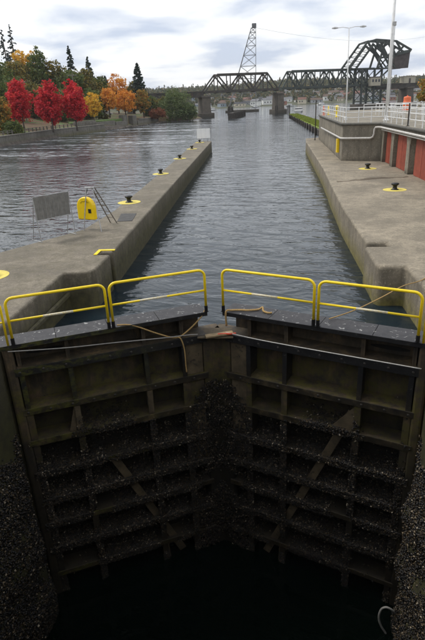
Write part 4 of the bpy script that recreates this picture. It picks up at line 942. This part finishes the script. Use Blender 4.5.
# bascule tower + arm + counterweight (s coordinates along the bridge)
r = span_root('bascule_tower', 84, 'tall dark bascule tower with slanting arm and hanging counterweight', 'bridge tower')
def sx(s): return s-84
for y in (-HW-.6, HW+.6):
    def B_(n_, a, b, w_=.6, h_=.6): MB().bar((sx(a[0]), y, a[1]), (sx(b[0]), y, b[1]), w_, h_).build(n_, M_BRIDGEG, r)
    for a, b in (((68.5, 16.4), (77.2, 26.6)), ((72.2, 16.0), (80.6, 25.9)), ((77.2, 26.6), (81.8, 27.8)), ((81.8, 27.8), (92.4, 27.1)), ((92.4, 27.1), (101.0, 23.3)), ((80.0, 26.2), (88.6, 20.6)), ((88.6, 20.6), (100.6, 22.9)), ((81.8, 27.4), (90.6, 16.0)), ((87, 27.4), (83.4, 16)), ((88.6, 27.2), (92.8, 21.2)), ((92.4, 27.1), (96.4, 22.2)), ((96.8, 25.2), (92.8, 21.4)), ((85.6, 24.8), (90.2, 27.1)), ((83.2, 26.0), (88.2, 21.2))):
        B_('arm_member', a, b, .6, .8)
    for k in range(5):
        t = .1+k*.19; a = (68.5+8.7*t, 16.4+10.2*t); b = (72.2+8.4*t, 16.0+9.9*t); B_('arm_lacing', a, b, .2, .25)
        b2 = (72.2+8.4*(t+.13), 16.0+9.9*(t+.13)); B_('arm_lacing', a, b2, .16, .2)
    for a in (75.6, 82.2, 90.2): B_('tower_leg', (a+.3, 1.0), (a, 16), .75, .75)
    for a, b in ((75.8, 82.3), (82.3, 90.3)):
        B_('tower_brace', (a, 2), (b, 8), .32, .32); B_('tower_brace', (b, 2), (a, 8), .32, .32); B_('tower_strut', (a, 8.1), (b, 8.1), .4, .4); B_('tower_strut', (a, 2), (b, 2), .4, .4)
        B_('tower_brace', (a, 9.5), (b, 15.6), .28, .28); B_('tower_strut', (a, 16), (b, 16), .5, .5)
    B_('tower_brace', (90.2, 16), (84, 11), .4, .4); B_('tower_brace', (68.5, 16), (75.6, 10), .4, .4)
    for a, b in (((92.8, 21.2), (88, 16.2)), ((93, 16), (88.6, 20.4))): B_('arm_member', a, b, .4, .5)
for (s, z) in ((77.2, 26.6), (81.8, 27.8), (92.4, 27.1), (101, 23.3), (70.3, 16.4), (90.2, 16), (82.2, 16), (75.6, 16)):
    MB().bar((sx(s), -HW-.6, z), (sx(s), HW+.6, z), .5, .5).build('cross_strut', M_BRIDGEG, r)
pr = [(92.9, 21.0), (100.6, 22.4), (100.2, 15.9), (93.2, 15.6)]; g = MB()
g.add([(sx(s), -HW-.3, z) for s, z in pr]+[(sx(s), HW+.3, z) for s, z in pr], [(3, 2, 1, 0), (4, 5, 6, 7)]+[((k+1) % 4, 4+(k+1) % 4, 4+k, k)[::-1] for k in range(4)]); g.build('counterweight', M_CW, r, .1)
cbn = MB(); cbn.box(sx(79.2), sx(84.6), -HW-2.6, -HW-.95, 8.6, 12.2); c_ = cbn.build('operator_cabin', M_BEIGE, r, .05)
MB().box(sx(79.0), sx(84.8), -HW-2.8, -HW-.9, 12.203, 12.5).build('cabin_roof', M_CW, c_)
for s in (80.0, 81.6, 83.2): MB().box(sx(s), sx(s+.9), -HW-2.66, -HW-2.61, 10.2, 11.4).build('window', M_GLASS, c_)
MB().box(sx(74.4), sx(91.6), -HW-1.3, HW+1.3, -3, 1.0).build('tower_footing', M_BPIER, r, .1)
r = span_root('signal_house', 102.6, 'plain beige box house standing on the bridge deck', 'hut')
r.location.z = 9.25; MB().box(-3.2, 3.2, -1.9, 1.5, 0, 2.9).build('wall', M_BEIGE, r); MB().box(-3.4, 3.4, -2.1, 1.7, 2.903, 3.1).build('roof', M_BEIGE, r); MB().box(-.5, .5, -1.95, -1.905, .05, 2.1).build('door', M_CW, r)

# ---- lattice pylon
o = empty('lattice_tower', (-6, 330, 0), 0, 'tall tapering steel lattice tower rising behind the left truss', 'tower')
def lvl(z):
    t = (z-0)/42.; xl = -16.5+14.0*t+6; xr = -.3+.3*t+6; hd = 4.2*(1-t)+.9*t; return xl, xr, hd
zs = [0, 9, 16.5, 23, 28.5, 33.2, 37, 39.8, 42]
cr_ = []
for z in zs:
    xl, xr, hd = lvl(z); cr_.append([(xl, -hd, z), (xr, -hd, z), (xr, hd, z), (xl, hd, z)])
for a, b in zip(cr_, cr_[1:]):
    for k in range(4):
        MB().bar(a[k], b[k], .30, .30).build('leg', M_PYLON, o); k2 = (k+1) % 4
        MB().bar(a[k], b[k2], .14, .14).build('brace', M_PYLON, o); MB().bar(a[k2], b[k], .14, .14).build('brace', M_PYLON, o); MB().bar(b[k], b[k2], .17, .17).build('strut', M_PYLON, o)
MB().box(3.9, 6.4, -1.1, 1.1, 42.0, 44.2).build('head_box', simple('pylon_head', (.16, .16, .165), .7, .2, .3, 1, 0), o, .3); MB().box(-12, 7.5, -6, 6, -3, .02).build('base_slab', M_BPIER, o)
wire((-.8, 330, 42.2), aty(440, 34, 520), 6, .05, 'high power line crossing the sky right of the lattice tower')

# ---- timber dolphin / guide fender in the channel
p0, p1 = onz(231, 119, WZ), onz(249.5, 113.5, WZ); o = empty('timber_fender', tuple(p0), 0, 'dark timber guide fender lying in the water beneath the bridge', 'fender')
d = p1-p0; d.z = 0
d = d.normalized()*42; nn_ = Vector((-d.y, d.x, 0)).normalized()
MB().bar((0, 0, .5), d+Vector((0, 0, .5)), 2.2, 2.6).build('fender_wall', M_TIMBER, o); MB().bar((0, 0, 1.9), d+Vector((0, 0, 1.9)), 2.5, .18).build('walkway', M_TIMBER, o)
for k in range(10):
    q = d*(k/9.); MB().tube([q-nn_*1.25+Vector((0, 0, -2)), q-nn_*1.25+Vector((0, 0, 2.3))], .25, 6).build('pile', M_TIMBER, o)
p = onz(230.5, 114.5, WZ); o = empty('dolphin_piles', tuple(p), 0, 'cluster of dark mooring piles beneath the left truss', 'piles')
for k in range(7): a = k*.9; MB().tube([(1.5*math.cos(a), 1.5*math.sin(a), -2), (1.0*math.cos(a), 1.0*math.sin(a), 3.4+.3*(k % 3))], .35, 7).build('pile', M_TIMBER, o)
MB().lathe([(1.45, 2.4), (1.45, 2.75)], 12).build('band', M_TIMBER, o)

# ---- boats
def boat(loc_, rz, L_, label, m_hull=None):
    o = empty('motor_boat', loc_, rz, label, 'boat', 'boats beyond the bridge'); m_hull = m_hull or M_WHITE
    st = [(-.5, .34), (-.2, .38), (.15, .34), (.38, .18), (.5, .01)]; vs = []; fs = []
    for x, w2 in st: vs += [(x*L_, -w2*L_*.8, .75+.25*max(0, x)), (x*L_, w2*L_*.8, .75+.25*max(0, x)), (x*L_*.95, w2*L_*.45, -.3), (x*L_*.95, -w2*L_*.45, -.3)]
    for i in range(len(st)-1):
        for k in range(4): fs.append((i*4+k, i*4+(k+1) % 4, i*4+4+(k+1) % 4, i*4+4+k))
    fs += [(3, 2, 1, 0), tuple(range(len(vs)-4, len(vs)))]
    MB().add(vs, fs).build('hull', m_hull, o); c = MB().box(-L_*.25, L_*.15, -L_*.2, L_*.2, .76, 2.0).build('cabin', M_SIGNW, o, .1)
    MB().box(-L_*.26, L_*.16, -L_*.205, L_*.205, 1.35, 1.75).build('window', M_GLASS, c); MB().tube([(-L_*.05, 0, 2.0), (-L_*.05, 0, 3.6)], .04, 6).build('mast', M_GALV, o)
boat(tuple(onz(299, 112.2, WZ)), R(75), 7.0, 'small pale boat motoring just past the end of the grass island')
boat(tuple(onz(290, 106.4, WZ)), R(10), 9.0, 'white boat far out between the bridge piers')
boat(tuple(onz(213, 110.5, WZ)), R(20), 8.0, 'white boat moored just right of the left bridge pier')
boat(tuple(onz(256, 107.6, WZ)), R(-10), 8.0, 'white boat far out below the middle of the left truss')
boat(tuple(onz(322, 104.9, WZ)), R(15), 9.0, 'white boat near the far shore before the hillside houses')

# ================================================================== FAR HILL, WOODS, HOUSES
def hz_(x, y):
    s = 585+.06*abs(x)-.0*x; t = max(0., (y-s))
    u_ = min(1, t/330.); base = 20*(u_*u_*(3-2*u_))
    return -1.6+base+2.*math.sin(x*.011+1)*u_+1.5*math.sin(x*.027)*u_+min(1.2, t*.12)
nx, ny = 60, 16; vs = []; fs = []
for j in range(ny+1):
    for i in range(nx+1):
        x = -900+1800*i/nx; y = 575+650*(j/ny)**1.4; vs.append((x, y, hz_(x, y)-(0.8 if j == 0 else 0)))
for j in range(ny):
    for i in range(nx): fs.append((j*(nx+1)+i, j*(nx+1)+i+1, (j+1)*(nx+1)+i+1, (j+1)*(nx+1)+i))
tag(MB().add(vs, fs).build('far_hill', M_HILL, smooth=True), kind='structure')
# houses
rr = random.Random(11)
HW_ = {'white': (.70, .70, .68), 'cream': (.56, .50, .38), 'grey': (.33, .34, .35), 'tan': (.38, .28, .19), 'blue-grey': (.26, .31, .36), 'brick red': (.30, .13, .09)}
HR_ = {'dark': (.05, .05, .055), 'brown': (.11, .075, .055), 'grey': (.15, .15, .155), 'red-brown': (.15, .075, .055)}
HWm = {k: simple('house_wall_'+k, c, .85, 0, .08, .5, 0) for k, c in HW_.items()}; HRm = {k: simple('house_roof_'+k, c, .9, 0, .2, .5, 0) for k, c in HR_.items()}
protos = {}
def house_meshes(kind):
    if kind in protos: return protos[kind]
    w2, d2, h, rh = {0: (5, 4, 5.2, 2.6), 1: (6.5, 4.5, 6.5, 2.8), 2: (8, 4.5, 4.2, 2.4)}[kind]
    protos[kind] = (w2, d2, h, rh); return protos[kind]
mesh_cache = {}
def hmesh(key, fn, m):
    if key not in mesh_cache: mesh_cache[key] = fn().mesh(key[0], m)
    return mesh_cache[key]
spots = []
for _ in range(3000):
    px = rr.uniform(196, 425); Y = rr.choice([rr.uniform(600, 660), rr.uniform(600, 780)]); x = (ray(px, 100).x/ray(px, 100).y)*Y
    if all((x-a)**2+((Y-b)*.7)**2 > 15**2 for a, b, _p in spots): spots.append((x, Y, px))
    if len(spots) >= 92: break
for x, Y, px in spots:
    k = rr.choice([0, 0, 1, 2]); wc = rr.choice(['white', 'white', 'cream', 'grey', 'tan', 'blue-grey', 'brick red', 'white']); rc = rr.choice(list(HR_))
    w2, d2, h, rh = house_meshes(k); z = hz_(x, Y)
    zone = 'below the left truss span' if px < 276 else ('below the drawbridge leaf' if px < 352 else 'behind the bascule tower')
    row = 'by the far shore' if Y < 665 else 'up the far hillside'
    lab = '%s house with %s roof %s %s' % (wc, rc, row, zone)
    o = empty('hillside_house', (x, Y, z-.6), rr.uniform(-.9, .9), lab, 'house', 'far '+lab); sc_ = rr.uniform(.55, .95); o.scale = (sc_, sc_, sc_)
    link('wall', hmesh(('wall', k, wc), lambda: MB().box(-w2, w2, -d2, d2, -2, h), HWm[wc]), o)
    def rf():
        g = MB(); g.add([(-w2-.4, -d2-.5, h), (w2+.4, -d2-.5, h), (w2+.4, d2+.5, h), (-w2-.4, d2+.5, h), (-w2-.4, 0, h+rh), (w2+.4, 0, h+rh)], [(0, 1, 5, 4), (2, 3, 4, 5), (0, 4, 3), (1, 2, 5), (3, 2, 1, 0)]); return g
    link('roof', hmesh(('roof', k, rc), rf, HRm[rc]), o)
    for j in range(3 if k else 2):
        wm = hmesh(('window', 0, 0), lambda: MB().box(-.7, .7, -.06, .0, -.8, .8), M_GLASS); q = link('window', wm, o); q.location = (-w2*.6+j*w2*.6, -d2-.01, h*.55)
# far wood: crowns of many leaf clumps, one mass
Pn = []; N = 3600
for _ in range(N):
    x = rng.uniform(-420, 420); u_ = rng.uniform(); y = 600+360*u_**.75
    if any((x-a)**2+(y-b)**2 < 6.5**2 or (abs(x-a) < 5 and 0 < b-y < 9) for a, b, _p in spots): continue
    if y < 640 and rng.uniform() < .35: continue
    h = rng.uniform(4, 8) if y < 700 else rng.uniform(6, 12.5); z = hz_(x, y); n = 60
    if rng.uniform() < .16:
        t = rng.uniform(.05, 1, n); rad = (1-t)*h*.24; a = rng.uniform(0, 6.28, n); Pn.append(np.c_[x+rad*np.cos(a), y+rad*np.sin(a), z+t*h*1.35])
    else:
        D = rng.normal(size=(n, 3)); D /= np.linalg.norm(D, axis=1)[:, None]; D *= rng.uniform(.5, 1, n)[:, None]; Pn.append(np.array([x, y, z+h*.55])+D*np.array([h*.42, h*.42, h*.5]))
P = np.concatenate(Pn); tag(link('far_wood', quads_mesh('far_wood', leaf_quads(P, 2.3), L_FAR)), 'mixed autumn woods covering the far hillside', 'woods', kind='stuff')
# woods on the left bank further back and round the left bridge approach
Pn = []
for _ in range(420):
    t = rng.uniform(); y = 225+230*t; x = -60-60*t-rng.uniform(0, 160); h = rng.uniform(8, 14); D = rng.normal(size=(40, 3)); D /= np.linalg.norm(D, axis=1)[:, None]; D *= rng.uniform(.5, 1, 40)[:, None]; Pn.append(np.array([x, y, 4+h*.5])+D*np.array([h*.42, h*.42, h*.5]))
tag(link('left_bank_wood', quads_mesh('left_bank_wood', leaf_quads(np.concatenate(Pn), 2.2), L_FAR)), 'mass of mixed wood behind the park on the left bank', 'woods', kind='stuff')

# ================================================================== HAZE (closed box of even, thin air)
m = bpy.data.materials.new('haze_air'); m.use_nodes = True; t = m.node_tree; t.nodes.clear()
oo = nd(t, 'ShaderNodeOutputMaterial'); pv = nd(t, 'ShaderNodeVolumePrincipled'); pv.inputs['Density'].default_value = .00014; pv.inputs['Color'].default_value = (.86, .90, .95, 1)
ln(t, pv.outputs[0], oo.inputs['Volume'])
tag(MB().box(-1500, 1500, -350, 1500, -13, 85).build('haze', m), 'thin pale haze in the air over the channel', 'haze', kind='stuff')
